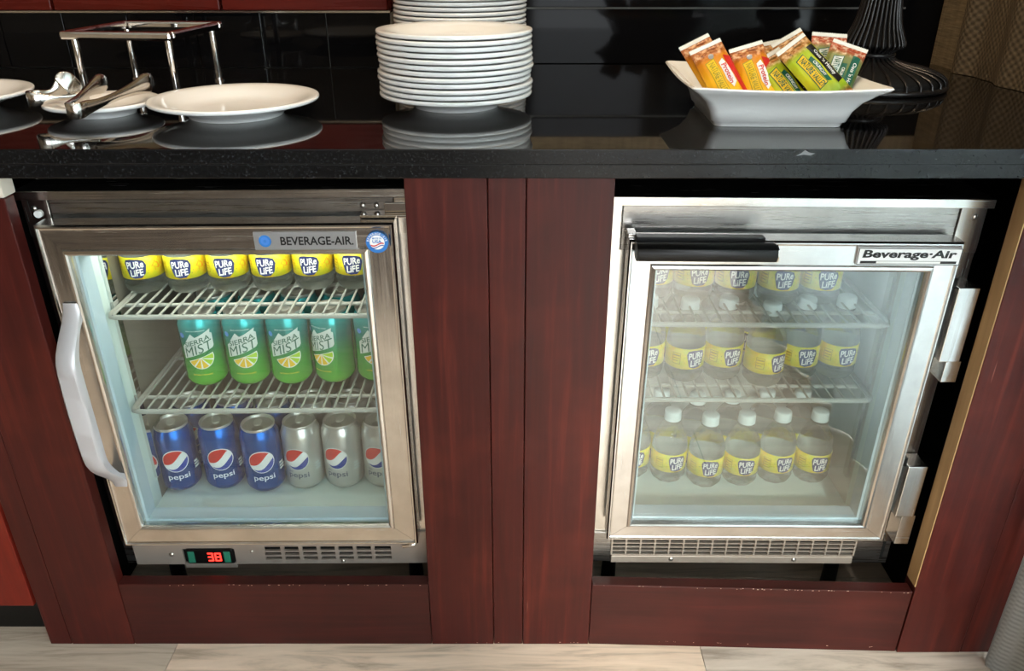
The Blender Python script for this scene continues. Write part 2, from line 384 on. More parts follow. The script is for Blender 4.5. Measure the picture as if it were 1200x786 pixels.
def decal(name, polys, material, fn, stepu=None, stepv=None):
    """flat print laid onto a surface: fn maps (u, v) to a point"""
    bm = bmesh.new()
    for q in polys:
        vs_ = [bm.verts.new((x, y, 0)) for x, y in q]
        try: bm.faces.new(vs_)
        except ValueError: pass
    for step, ax in ((stepu, 0), (stepv, 1)):
        if not step: continue
        c = [v.co[ax] for v in bm.verts]; t = math.floor(min(c)/step)*step+step
        while t < max(c):
            no = (1, 0, 0) if ax == 0 else (0, 1, 0); co = (t, 0, 0) if ax == 0 else (0, t, 0)
            bmesh.ops.bisect_plane(bm, geom=bm.verts[:]+bm.edges[:]+bm.faces[:], plane_co=co, plane_no=no); t += step
    for v in bm.verts: v.co = fn(v.co.x, v.co.y)
    me = bpy.data.meshes.new(name); bm.to_mesh(me); bm.free(); me.materials.append(M[material]); return me
def on_cyl(rad, z0, off=0.0003, a=0.0):
    rr = rad+off
    return lambda u, v: Vector((rr*math.sin(u/rad+a), -rr*math.cos(u/rad+a), z0+v))
def on_plane(x0, y0, z0, off=0.0004): return lambda u, v: Vector((x0+u, y0-off, z0+v))
def cyl_decal(name, polys, material, rad, z0, off, a=0.0): return decal(name, polys, material, on_cyl(rad, z0, off, a), 0.0025)

ORD = ['first', 'second', 'third', 'fourth', 'fifth', 'sixth', 'seventh', 'eighth', 'ninth', 'tenth', 'eleventh', 'twelfth', 'thirteenth', 'fourteenth', 'fifteenth', 'sixteenth', 'seventeenth', 'eighteenth']
ZC = 0.88

# ------------------------------------------------------------------ the setting
fl = B().box(-2.6, 1.1, -3.5, 1.0, -0.03, -0.004).build('floor', 'plank_far'); tag(fl, 'grey oak plank floor in front of the cabinet', 'floor', kind='structure')
pl_me = B().box(0.0006, 0.9194, 0.0006, 0.1524, -0.006, 0.0).mesh('plank', 'plank')
rows = [(-0.418, 0.10), (-0.265, 0.55), (-0.112, 0.3302), (0.041, 0.37), (0.194, 0.78), (0.347, 0.02), (0.500, 0.5)]
for yy, off in rows:
    for k in range(-3, 2):
        x0 = off+k*0.92
        if x0 > 1.0 or x0+0.92 < -1.5: continue
        o = link('plank', pl_me, fl); o.location = (x0, yy, 0)
        g_ = random.choice([(0.90, 0.87, 0.84), (1.0, 0.96, 0.92), (0.78, 0.75, 0.72)])
        if yy == -0.112: g_ = {-2: (0.80, 0.78, 0.75), -1: (1.12, 1.04, 0.98), 0: (0.93, 0.95, 0.98)}.get(k, g_)
        o.color = (*g_, 1)
cp0 = bx('added_floor_sheet', 'added_floor_sheet', None, -2.55, 0.05, -3.45, -1.30, -0.0035, 0.004, 0.002); tag(cp0, 'unseen dark brown sheet added on the floor to darken steel reflections', 'added_floor_sheet')  # guessed dark sheet added out of view to darken what the steel reflects
wb = B().box(-2.6, 1.1, 0.77, 0.85, -0.03, 2.6).build('wall_back', 'splash'); tag(wb, 'black wall behind the worktop', 'wall', kind='structure')
bx('backsplash_panel', 'splash', wb, -0.235, 0.80, 0.757, 0.770, 0.8805, 0.986, 0.001)
bx('upper_panel', 'splash', wb, -0.235, 0.80, 0.752, 0.770, 0.990, 1.031, 0.001)
bx('wall_covering', 'grasscloth', wb, -0.235, 0.879, 0.764, 0.770, 1.0315, 2.55)
bx('metal_strip', 'grout', wb, -0.235, 0.80, 0.760, 0.770, 0.986, 0.990)
bx('tile_backing', 'grout', wb, -2.0, -0.238, 0.6985, 0.770, 0.8805, 0.984)
xs = [-1.393, -1.263, -1.135, -1.007, -0.883, -0.756, -0.624, -0.494, -0.366, -0.239]
for a, b in zip(xs[:-1], xs[1:]):
    bx('tile', 'tile', wb, a+0.0009, b-0.0009, 0.692, 0.6986, 0.8815, 0.984, 0.0006)
bx('metal_strip', 'satin', wb, -2.0, -0.238, 0.690, 0.770, 0.984, 0.9875)
for a, b in ((-1.22, -0.8955), (-0.8895, -0.5685), (-0.5625, -0.2425)):
    bx('wall_panel', 'wood_upper', wb, a, b, 0.684, 0.770, 0.989, 1.60, 0.0015)
wr = B().box(0.88, 0.96, -0.02, 0.85, -0.03, 2.6).box(0.96, 1.10, -0.15, 0.85, -0.03, 2.6).box(0.96, 1.10, -3.5, -2.80, -0.03, 2.6)\
    .box(0.96, 1.10, -2.80, -0.15, -0.03, 0.15).box(0.96, 1.10, -2.80, -0.15, 2.25, 2.6).build('wall_right', 'grasscloth')
tag(wr, 'tan grasscloth wall at the end of the worktop', 'wall', kind='structure')
bx('wall_left', 'wallpaint', None, -2.68, -2.60, -3.5, 0.85, -0.03, 2.6); tag(bpy.data.objects['wall_left'], 'dark tan painted side wall', 'wall', kind='structure')
wf = B().box(-2.6, 0.13, -3.6, -3.5, -0.03, 2.6).box(0.95, 1.1, -3.6, -3.5, -0.03, 2.6).box(0.13, 0.95, -3.6, -3.5, -0.03, 0.40).box(0.13, 0.95, -3.6, -3.5, 2.30, 2.6).build('wall_front', 'wallpaint')
tag(wf, 'dark tan painted wall behind the camera', 'wall', kind='structure')
ce = bx('ceiling', 'ceilpaint', None, -2.6, 1.1, -3.5, 0.85, 2.6, 2.65); tag(ce, 'white painted ceiling', 'ceiling', kind='structure')
for i, (x0, x1, y0, y1, z0, z1) in enumerate(((1.0, 1.04, -2.80, -0.15, 0.15, 2.25), (0.13, 0.95, -3.57, -3.53, 0.40, 2.30))):
    b = B()
    if i == 0:
        for a, c in ((y0, y0+0.05), (y1-0.05, y1), ((y0+y1)/2-0.025, (y0+y1)/2+0.025)): b.box(x0, x1, a, c, z0, z1)
        for a, c in ((z0, z0+0.05), (z1-0.05, z1)): b.box(x0, x1, y0+0.05, y1-0.05, a, c)
    else:
        for a, c in ((x0, x0+0.05), (x1-0.05, x1), ((x0+x1)/2-0.025, (x0+x1)/2+0.025)): b.box(a, c, y0, y1, z0, z1)
        for a, c in ((z0, z0+0.05), (z1-0.05, z1)): b.box(x0+0.05, x1-0.05, y0, y1, a, c)
    wn = b.build('window_%d' % (i+1), 'winframe'); tag(wn, 'white framed window', 'window', kind='structure')
    if i == 0: bx('pane', 'glass', wn, 1.018, 1.022, y0+0.05, y1-0.05, z0+0.05, z1-0.05)
    else: bx('pane', 'glass', wn, x0+0.05, x1-0.05, -3.552, -3.548, z0+0.05, z1-0.05)
for i, (x, y) in enumerate(((-0.75, 0.12), (-0.05, 0.12), (0.55, 0.12))):
    t = thing('ceiling_light', 'recessed warm ceiling downlight above the ' + ('riser stand', 'plate stacks', 'snack dish')[i], 'ceiling light', (x, y, 2.6), group='ceiling downlights')
    B().lathe([(0.045, -0.001), (0.062, -0.001), (0.064, -0.006), (0.045, -0.012), (0.045, -0.001)], 32).build('trim_ring', 'winframe', t, True)
    B().lathe([(0.0, -0.004), (0.044, -0.003)], 24).build('bulb', 'bulb', t)
    spot((x, y, 2.57), 19)

# ------------------------------------------------------------------ worktop
ct = thing('countertop', 'polished black granite worktop with a two-step front edge', 'countertop', (0, 0, 0))
bx('slab', 'granite', ct, -1.5, 0.879, 0.0, 0.752, 0.8612, ZC, 0.0012)
bx('lower_edge', 'granite_edge', ct, -1.5, 0.879, 0.0015, 0.06, 0.8425, 0.8610, 0.0015)
bx('upper_edge', 'granite_edge', ct, -1.5, 0.879, -0.0006, 0.0, 0.8622, 0.8787)
B().add([(0.352, -0.0012, 0.872), (0.358, -0.0014, 0.8755), (0.362, -0.0014, 0.879), (0.368, -0.0014, 0.876), (0.375, -0.0012, 0.875), (0.370, -0.0012, 0.8725), (0.361, -0.0012, 0.8735),
         (0.352, 0.0, 0.872), (0.358, 0.0, 0.8755), (0.362, 0.0, 0.879), (0.368, 0.0, 0.876), (0.375, 0.0, 0.875), (0.370, 0.0, 0.8725), (0.361, 0.0, 0.8735)],
        [(0, 1, 2, 3, 4, 5, 6)]+[(i, (i+1) % 7, 7+(i+1) % 7, 7+i) for i in range(7)]).build('edge_chip', 'chip', ct)

# ------------------------------------------------------------------ bar cabinet
cb = thing('bar_cabinet', 'maroon stained wooden bar cabinet framing the two drinks fridges', 'cabinet', (0, 0.03, 0))
def cbx(name, m, x0, x1, y0, y1, z0, z1, bevel=0.0012): return B().box(x0, x1, y0-0.03, y1-0.03, z0, z1).build(name, m, cb, bevel=bevel)
cbx('board', 'wood_v', -0.1405, -0.0325, 0.030, 0.050, 0.0005, 0.842)
cbx('board', 'wood_v', -0.0315, 0.0180, 0.0305, 0.050, 0.0005, 0.842)
cbx('board', 'wood_v', 0.0190, 0.1340, 0.030, 0.050, 0.0005, 0.842)
cbx('board', 'wood_v', -0.7745, -0.6650, 0.030, 0.052, 0.0005, 0.808)
cbx('board', 'wood_v', -0.8130, -0.7755, 0.0305, 0.052, 0.0005, 0.808)
cbx('kick_board', 'wood_h', -0.6640, -0.1415, 0.0305, 0.052, 0.0005, 0.1395)
kb = B().prism([(0.1352, 0.0005), (0.6685, 0.0005), (0.6685, 0.1385), (0.1352, 0.1385)], 0.0005, 0.022)
kb.v = [(x, y-(x-0.1352)/0.5333*0.0165, z) for x, y, z in kb.v]; kb.build('kick_board', 'wood_h', cb, bevel=0.0012)
cbx('end_panel', 'wood_v', 0.6700, 0.7800, 0.012, 0.046, 0.0005, 0.842)
cbx('end_panel', 'wood_v', 0.7806, 0.8780, 0.0125, 0.046, 0.0005, 0.842)
cbx('raw_edge', 'ply', 0.6685, 0.6700, 0.0135, 0.0420, 0.150, 0.842, 0)
cbx('carcass_back', 'cavity', -0.82, 0.878, 0.665, 0.69, 0.0005, 0.842, 0)
cbx('carcass_side', 'cavity', -0.760, -0.745, 0.053, 0.665, 0.0005, 0.842, 0)
cbx('carcass_side', 'cavity', 0.735, 0.750, 0.047, 0.665, 0.0005, 0.842, 0)
cbx('divider', 'cavity', -0.010, 0.010, 0.0505, 0.665, 0.0005, 0.842, 0)
cbx('top_rail', 'cavity', -0.745, -0.011, 0.10, 0.16, 0.822, 0.842, 0)
cbx('top_rail', 'cavity', 0.011, 0.735, 0.10, 0.16, 0.822, 0.842, 0)
cbx('shim', 'pale', -0.740, -0.6660, 0.032, 0.060, 0.8085, 0.8415)
def flecks(n, x0, x1, y, z, yk=0.0):
    b = B()
    for i in range(n):
        x = random.uniform(x0, x1); l = random.uniform(0.0008, 0.0032); h = random.uniform(0.0005, 0.0013); yy = y-yk*(x-x0)/(x1-x0)-0.03; zz = z+random.uniform(-0.0018, 0.0)
        b.box(x, x+l, yy-0.0004, yy+0.0008, zz-h, zz)
    o = b.build('paint_chips', 'chipwood', cb); o['kind'] = 'stuff'
M['chipwood'] = mat('bare_chipped_wood', (0.55, 0.40, 0.33), 0.8)
flecks(26, -0.60, -0.15, 0.0308, 0.1392); flecks(40, 0.14, 0.665, 0.0308, 0.1382, 0.0165)
flecks(14, 0.14, 0.665, 0.0308, 0.012, 0.0165); flecks(8, -0.13, 0.13, 0.0303, 0.006)
nc = thing('side_cabinet', 'bright red stained cabinet with a black toe kick beside the left fridge', 'cabinet', (-1.1, 0.03, 0))
B().box(-0.40, 0.2815, 0.0, 0.02, 0.091, 0.842).build('door', 'wood_red', nc, bevel=0.0015)
B().box(-0.40, 0.285, 0.0215, 0.60, 0.086, 0.842).build('body', 'cavity', nc)
B().box(-0.40, 0.285, 0.040, 0.58, 0.0005, 0.0855).build('toe_kick', 'black', nc)

# ------------------------------------------------------------------ fridges
def rail(pts_a, pts_b): return B().sweep_rect([pts_a, pts_b], None)
def door_frame(door, hx, z0, z1, wl, wr_, wt, wb_, mx, mz):
    """four mitred rails with a raised outer bead, flat face and rolled inner bead"""
    # profile: (fraction of the rail width, depth behind the front plane)
    pf = [(0.0, 0.034), (0.0, 0.0045), (0.02, 0.003), (0.05, 0.001), (0.09, 0.001), (0.12, 0.0035), (0.16, 0.0042), (0.78, 0.0042), (0.82, 0.001), (0.90, 0.0), (0.96, 0.002), (1.0, 0.006), (1.0, 0.034)]
    g = 0.00025
    def ring(cx, cz, sx, sz, wx, wz): return [(cx+sx*f*wx, 0.04+d, cz+sz*f*wz) for f, d in pf]
    c = {'tl': ring(-hx, z1, 1, -1, wl, wt), 'tr': ring(hx, z1, -1, -1, wr_, wt), 'bl': ring(-hx, z0, 1, 1, wl, wb_), 'br': ring(hx, z0, -1, 1, wr_, wb_)}
    for a, b, m in (('tl', 'tr', mx), ('bl', 'br', mx), ('tl', 'bl', mz), ('tr', 'br', mz)):
        A, C = c[a], c[b]
        if m == mx: A = [(x+g, y, z) for x, y, z in A]; C = [(x-g, y, z) for x, y, z in C]
        else: A = [(x, y, z-g) for x, y, z in A]; C = [(x, y, z+g) for x, y, z in C]
        B().sweep_rect([A, C], None).build('rail', m, door, bevel=0.0)
def screw(parent, x, y, z, r=0.004):
    b = B(); pr = [(0.0, 0.0025), (0.5, 0.0022), (0.85, 0.0012), (1.0, 0.0)]; n = 14
    vs_ = []; 
    for i in range(n):
        a = 2*math.pi*i/n; vs_ += [(x+k*r*math.cos(a), y-h, z+k*r*math.sin(a)) for k, h in pr]
    m = len(pr); b.add(vs_, [(i*m+k, ((i+1) % n)*m+k, ((i+1) % n)*m+k+1, i*m+k+1) for i in range(n) for k in range(m-1)])
    return b.build('screw', 'screw', parent, True)

def fridge(label, xc, ry, hx, dz0, dz1, wl, wr_, wt, wb_, chx, ctop, cbot, mx, mz, inner, liner):
    zm = 0.49
    t = thing('drinks_fridge', label, 'fridge', (xc-zm*math.sin(ry), 0, 0), (0, ry, 0))
    yf = 0.09; yb = 0.60; ix0, ix1 = -inner, inner; izb, izt = 0.2285, ctop-0.05; iyb = 0.50
    case = B()
    case.box(-chx, ix0-0.004, yf, yb, cbot, ctop-0.014).box(ix1+0.004, chx, yf, yb, cbot, ctop-0.014)
    case.box(ix0-0.004, ix1+0.004, yf, yb, izt+0.004, ctop-0.014).box(ix0-0.004, ix1+0.004, yf, yb, cbot+0.04, izb-0.003)
    case.box(ix0-0.004, ix1+0.004, iyb+0.004, yb, izb-0.003, izt+0.004)
    cs = case.build('case', 'steel_case', t)
    li = B(); th = 0.003
    ym = 0.152 if liner == 'liner' else 0.135
    li.box(ix0-th, ix0, ym, iyb, izb, izt).box(ix1, ix1+th, ym, iyb, izb, izt).box(ix0-th, ix1+th, ym, iyb, izt, izt+th)
    li.box(ix0-th, ix1+th, iyb, iyb+th, izb-th, izt+th)
    ln = li.build('liner', 'liner_back' if liner == 'liner' else liner, t)
    lj = B().box(ix0-th, ix0, yf-0.001, ym, izb, izt).box(ix1, ix1+th, yf-0.001, ym, izb, izt).box(ix0-th, ix1+th, yf-0.001, ym, izt, izt+th)
    lj.box(ix0-th, ix1+th, yf-0.001, iyb, izb-th+0.0005, izb).build('breaker_strip', 'liner', t)
    for sx in (-1, 1):        # slotted shelf standards
        for yy in (0.15, 0.44):
            x = sx*(inner-0.006); b = B().box(min(x, x+sx*0.005), max(x, x+sx*0.005), yy-0.007, yy+0.007, izb+0.05, izt-0.01)
            sd = b.build('shelf_standard', 'chrome' if liner == 'liner' else 'wire', t)
    # header: overhanging lip, fascia, corner plates
    bx('top_lip', 'steel_x', t, -chx-0.006, chx+0.006, yf-0.012, yb, ctop-0.013, ctop, 0.001)
    bx('fascia', 'steel_case', t, -chx+0.038, chx-0.038, yf-0.0045, yf-0.0005, dz1-0.03, ctop-0.0135, 0.0008)
    for sx in (-1, 1):
        x0, x1 = sorted((sx*(chx-0.0365), sx*chx)); pl_ = bx('corner_plate', 'steel_z', t, x0, x1, yf-0.0065, yf-0.0005, dz1-0.03, ctop-0.0135, 0.0008)
        screw(pl_, sx*(chx-0.016), yf-0.0065, ctop-0.026)
    for sx in (-1, 1):
        x0, x1 = sorted((sx*(inner+0.010), sx*chx)); bx('side_jamb', 'steel_z', t, x0, x1, yf-0.003, yf-0.0005, cbot+0.05, dz1-0.0305)
    # door
    d = B()
    for a, b_, c, e in ((-hx+0.004, -hx+wl-0.006, dz0+0.004, dz1-0.004), (hx-wr_+0.006, hx-0.004, dz0+0.004, dz1-0.004),
                        (-hx+wl-0.006, hx-wr_+0.006, dz0+0.004, dz0+wb_-0.006), (-hx+wl-0.006, hx-wr_+0.006, dz1-wt+0.006, dz1-0.004)):
        d.box(a, b_, 0.0745, 0.086, c, e)
    door = d.build('door', 'gasket', t)
    door_frame(door, hx, dz0, dz1, wl, wr_, wt, wb_, mx, mz)
    bx('glass_pane', 'glass' if liner == 'liner' else 'glass_coated', door, -hx+wl-0.002, hx-wr_+0.002, 0.0520, 0.0560, dz0+wb_-0.002, dz1-wt+0.002)
    s = B(); q = 0.005     # spacer behind the glass
    X0, X1, Z0, Z1 = -hx+wl-0.001, hx-wr_+0.001, dz0+wb_-0.001, dz1-wt+0.001
    s.box(X0, X0+q, 0.0565, 0.086, Z0, Z1).box(X1-q, X1, 0.0565, 0.086, Z0, Z1).box(X0+q, X1-q, 0.0565, 0.086, Z0, Z0+q).box(X0+q, X1-q, 0.0565, 0.086, Z1-q, Z1)
    s.build('spacer', 'gasket', door)
    return t, door

# left fridge
LX, LRY = -0.4005, R(-0.45)
tL, dL = fridge('steel framed drinks fridge with a curved silver handle, full of soda cans', LX, LRY, 0.243, 0.2150, 0.7690, 0.038, 0.046, 0.045, 0.040, 0.276, 0.806, 0.135, 'steel_x', 'steel_z', 0.222, 'liner')
bx('lamp_tube', 'lamp', tL, -0.19, 0.19, 0.125, 0.145, 0.742, 0.7545, 0.004)
fl_ = area('fridge_lamp', (LX, 0.135, 0.738), (0, 0, 0), 0.38, 0.02, 0.44, (1.0, 0.93, 0.82))
# curved silver handle: an arch standing off the door
path = []
N = 26
for i in range(N+1):
    t_ = i/N; z = 0.655-0.318*t_
    e = min(1, math.sin(math.pi*t_)*1.35); e = e*e*(3-2*e)
    yo = 0.040-0.050*e; yi = 0.040-0.034*e**1.3*1.0
    if e < 0.35: yi = 0.042
    hw = 0.0115+0.0035*math.sin(math.pi*t_); xo = -0.2205-0.004*math.sin(math.pi*t_)
    ch = 0.003
    path.append([(xo-hw, yi, z), (xo-hw, yo+ch, z), (xo-hw+ch, yo, z), (xo+hw-ch, yo, z), (xo+hw, yo+ch, z), (xo+hw, yi, z)])
hb = B().sweep_rect(path, None); hb.build('handle', 'alu_handle', dL, True, 45)
# badge
bd = bx('badge', 'plate_badge', dL, 0.052, 0.1915, 0.0415, 0.0445, 0.7325, 0.7575, 0.0006); bcx, bcz = 0.1217, 0.745
link('badge_lettering', decal('badge_lettering', move(text_polys('BEVERAGE-AIR.', 0.099, 0.0122, 0.020), 0.0160), 'blackink', on_plane(bcx, 0.0415, bcz)), dL)
link('badge_emblem', decal('badge_emblem', [circle(0.0085, 32, -0.0545)], 'bluering', on_plane(bcx, 0.0415, bcz, 0.0003)), dL)
link('badge_emblem', decal('badge_emblem', [circle(0.0058, 32, -0.0545)], 'bluedot', on_plane(bcx, 0.0415, bcz, 0.0005)), dL)
link('badge_emblem', decal('badge_emblem', [circle(0.0022, 20, -0.0545)], 'bluering', on_plane(bcx, 0.0415, bcz, 0.0007)), dL)
# round sticker
sx_, sz_ = 0.2195, 0.7425
link('sticker', decal('sticker', [circle(0.0152, 40)], 'bluering', on_plane(sx_, 0.0405, sz_, 0.0004)), dL)
link('sticker_face', decal('sticker_face', [circle(0.0102, 36)], 'white', on_plane(sx_, 0.0405, sz_, 0.0006)), dL)
def arc_text(s, rad, a0, da, size, flip=False):
    out = []
    for i, ch in enumerate(s):
        if ch == ' ': continue
        a = a0-da*i if not flip else a0+da*i
        P = text_polys(ch, None, size, 0.02) if ch not in '-.' else text_polys(ch, size*0.5, None, 0.0)
        out += move(P, rad*math.cos(R(a)), rad*math.sin(R(a)), a-90 if not flip else a+90)
    return out
link('sticker_lettering', decal('sticker_lettering', arc_text('BEVERAGE-AIR', 0.0126, 168, 14.2, 0.0030), 'white', on_plane(sx_, 0.0405, sz_, 0.0007)), dL)
link('sticker_lettering', decal('sticker_lettering', move(text_polys('MADE IN', 0.0125, 0.0027, 0.02), 0, 0.0058)+move(text_polys('USA', 0.0125, 0.0046, 0.03), 0, 0.0012), 'bluering', on_plane(sx_, 0.0405, sz_, 0.0008)), dL)
def swoosh(y0, h): return [[(x*0.001, y0-0.0020*math.sin((x+9)/18*math.pi*1.6+0.4)) for x in range(-9, 10)]+[(x*0.001, y0-h-0.0020*math.sin((x+9)/18*math.pi*1.6+0.4)) for x in range(9, -10, -1)]]
link('sticker_stripe', decal('sticker_stripe', swoosh(-0.0022, 0.0018), 'red', on_plane(sx_, 0.0405, sz_, 0.0008)), dL)
link('sticker_stripe', decal('sticker_stripe', swoosh(-0.0055, 0.0014), 'royal', on_plane(sx_, 0.0405, sz_, 0.0008)), dL)
# hinge, screws, grille strip with the thermostat
hg = B().box(0.195, 0.262, 0.060, 0.0835, 0.7700, 0.7745).box(0.228, 0.262, 0.070, 0.0835, 0.7746, 0.7885).build('hinge', 'chrome', tL, bevel=0.001)
screw(hg, 0.196, 0.0835, 0.781, 0.004); screw(hg, 0.215, 0.0835, 0.781, 0.004)
B().prism(circle(0.0052, 20, -0.2555, 0.7725), 0.0795, 0.0834).build('door_cap', 'white', tL, bevel=0.0008)
gy = 0.082
gr = B().box(-0.256, -0.172, gy, gy+0.004, 0.138, 0.206).box(-0.082, -0.030, gy, gy+0.004, 0.138, 0.206).box(0.189, 0.270, gy, gy+0.004, 0.138, 0.206)
gr.box(-0.030, 0.189, gy, gy+0.004, 0.138, 0.1475).box(-0.030, 0.189, gy, gy+0.004, 0.176, 0.206).box(-0.172, -0.082, gy, gy+0.004, 0.172, 0.206).box(-0.172, -0.082, gy, gy+0.004, 0.130, 0.1405)
for z in (0.1535, 0.1635): gr.box(-0.030, 0.189, gy, gy+0.004, z, z+0.0040)
for k in range(1, 7): gr.box(-0.030+0.219*k/7-0.003, -0.030+0.219*k/7+0.003, gy-0.0002, gy+0.004, 0.1475, 0.176)
ge = gr.build('grille', 'galv', tL)
bx('grille_backing', 'cavity', tL, -0.26, 0.262, 0.0868, 0.0898, 0.137, 0.206)
screw(ge, -0.192, gy, 0.160, 0.0045); screw(ge, 0.104, gy, 0.1435, 0.004); screw(ge, -0.052, gy, 0.166, 0.003)
th_ = bx('thermostat', 'black', tL, -0.166, -0.084, 0.079, 0.0865, 0.1405, 0.1735, 0.003)
for x0 in (-0.1625, -0.1005): bx('key_pad', 'ledgreen', th_, x0, x0+0.0115, 0.0780, 0.0789, 0.145, 0.169, 0.0015)
SEG = {'3': 'abgcd', '8': 'abcdefg'}
def digit(ch, x, z, w_, h):
    b = B(); q = 0.0024; g = 0.0005; y0, y1 = 0.0782, 0.0789
    S = {'a': (x+g, x+w_-g, z+h-q, z+h), 'g': (x+g, x+w_-g, z+h/2-q/2, z+h/2+q/2), 'd': (x+g, x+w_-g, z, z+q), 'f': (x-q/2, x+q/2, z+h/2+g, z+h-g), 'b': (x+w_-q/2, x+w_+q/2, z+h/2+g, z+h-g), 'e': (x-q/2, x+q/2, z+g, z+h/2-g), 'c': (x+w_-q/2, x+w_+q/2, z+g, z+h/2-g)}
    for k in SEG[ch]: a0, a1, b0, b1 = S[k]; b.box(a0, a1, y0, y1, b0, b1)
    b.build('display_digit', 'led', th_)
digit('3', -0.1285, 0.1475, 0.0085, 0.0185); digit('8', -0.1150, 0.1475, 0.0085, 0.0185)
B().tube([(0.236, 0.075, 0.206), (0.236, 0.075, 0.196), (0.232, 0.070, 0.191), (0.212, 0.066, 0.190)], 0.0042, 10).build('hinge_pin', 'chrome', tL, True)
for x in (-0.22, 0.22):
    for y in (0.14, 0.52): B().lathe([(0.0, 0.0), (0.020, 0.0), (0.022, 0.006), (0.014, 0.016), (0.012, 0.136), (0.0, 0.136)], 16, (x, y, 0.001)).build('foot', 'black', tL, True, 50)

# right fridge
RX, RRY = 0.3863, R(0.45)
tR, dR = fridge('steel framed drinks fridge with a black bar handle, full of water bottles', RX, RRY, 0.2283, 0.2250, 0.7450, 0.040, 0.042, 0.045, 0.033, 0.272, 0.7945, 0.135, 'steel_w', 'steel_wz', 0.200, 'liner_grey')
hx_ = B()
pf = [(y, z-0.004) for y, z in [(0.040, 0.749), (0.022, 0.7515), (0.012, 0.747), (0.009, 0.738), (0.012, 0.730), (0.022, 0.7265), (0.034, 0.7275), (0.040, 0.731)]]
hx_.sweep_rect([[(-0.2215, y, z) for y, z in pf], [(-0.035, y, z) for y, z in pf]], None)
hn = hx_.build('handle', 'black', dR, True, 50, bevel=0.0008)
bx('handle_flange', 'black', dR, -0.2205, -0.046, 0.036, 0.052, 0.7450, 0.7515, 0.001)
e_ = B().sweep_rect([[(-0.0345, 0.025+(y-0.025)*0.96, 0.735+(z-0.735)*0.96) for y, z in pf], [(-0.0330, 0.025+(y-0.025)*0.96, 0.735+(z-0.735)*0.96) for y, z in pf]], None).build('handle_end_cap', 'satin', dR)
bx('corner_block', 'steel_wz', dR, -0.2300, -0.2180, 0.050, 0.074, 0.7452, 0.7515, 0.001)
bq = bx('badge', 'badge_white', dR, 0.084, 0.2265, 0.0395, 0.0435, 0.7125, 0.7375, 0.0004); bcx, bcz = 0.1553, 0.725
def frame_polys(w_, h, t_):
    return [[(-w_/2, h/2), (w_/2, h/2), (w_/2, h/2-t_), (-w_/2, h/2-t_)], [(-w_/2, -h/2), (w_/2, -h/2), (w_/2, -h/2+t_), (-w_/2, -h/2+t_)], [(-w_/2, -h/2+t_), (-w_/2+t_, -h/2+t_), (-w_/2+t_, h/2-t_), (-w_/2, h/2-t_)], [(w_/2-t_, -h/2+t_), (w_/2, -h/2+t_), (w_/2, h/2-t_), (w_/2-t_, h/2-t_)]]
def rectp(x0, x1, y0, y1): return [[(x0, y0), (x1, y0), (x1, y1), (x0, y1)]]
link('badge_border', decal('badge_border', frame_polys(0.1415, 0.0242, 0.0010), 'blackink', on_plane(bcx, 0.0395, bcz, 0.0003)), dR)
link('badge_lettering', decal('badge_lettering', move(text_polys('Beverage\u00b7Air', 0.129, 0.0148, 0.036, 0.10), 0, 0.0022), 'blackink', on_plane(bcx, 0.0395, bcz, 0.0004)), dR)
link('badge_border', decal('badge_border', rectp(-0.066, 0.066, -0.0102, -0.0064)+[], 'blackink', on_plane(bcx, 0.0395, bcz, 0.0003)), dR)
link('badge_bar', decal('badge_bar', rectp(-0.044, 0.044, -0.0098, -0.0068), 'white', on_plane(bcx, 0.0395, bcz, 0.0005)), dR)
for (z0, z1, z2) in ((0.522, 0.558, 0.676), (0.212, 0.272, 0.371)):
    h1 = bx('hinge', 'steel_wz', tR, 0.2395, 0.2705, 0.046, 0.0840, z1, z2, 0.0015)
    bx('hinge_leaf', 'steel_w', h1, 0.2530, 0.2760, 0.050, 0.0835, z0, z1-0.0006, 0.001)
    bx('hinge_pin', 'black', h1, 0.2300, 0.2392, 0.052, 0.074, z2-0.004, z2+0.012, 0.0015)
# grille with fine bars under the right door
g2 = B(); x0, x1, gz0, gz1 = -0.212, 0.207, 0.158, 0.200
for k in range(18): g2.box(x0+(x1-x0)*k/17-0.0014, x0+(x1-x0)*k/17+0.0014, 0.0805, 0.085, gz0, gz1)
for k in range(6): g2.box(x0, x1, 0.081, 0.0855, gz0+(gz1-gz0)*k/5-0.0011, gz0+(gz1-gz0)*k/5+0.0011)
g2e = g2.build('grille', 'galv', tR)
g2b = bx('grille_bar', 'galv', tR, -0.212, 0.207, 0.0795, 0.087, 0.1415, 0.1565, 0.001)
screw(g2b, -0.108, 0.0795, 0.150, 0.0045); screw(g2b, 0.105, 0.0795, 0.150, 0.0045)
bx('grille_backing', 'cavity', tR, -0.26, 0.262, 0.0872, 0.0898, 0.150, 0.205)
bx('base_plate', 'steel_case', tR, 0.2085, 0.255, 0.083, 0.087, 0.145, 0.205, 0.001); bx('base_plate', 'steel_case', tR, -0.262, -0.2135, 0.083, 0.087, 0.145, 0.205, 0.001)
for x in (-0.205, 0.205):
    for y in (0.14, 0.52): B().lathe([(0.0, 0.0), (0.020, 0.0), (0.022, 0.006), (0.014, 0.016), (0.012, 0.136), (0.0, 0.136)], 16, (x, y, 0.001)).build('foot', 'black', tR, True, 50)

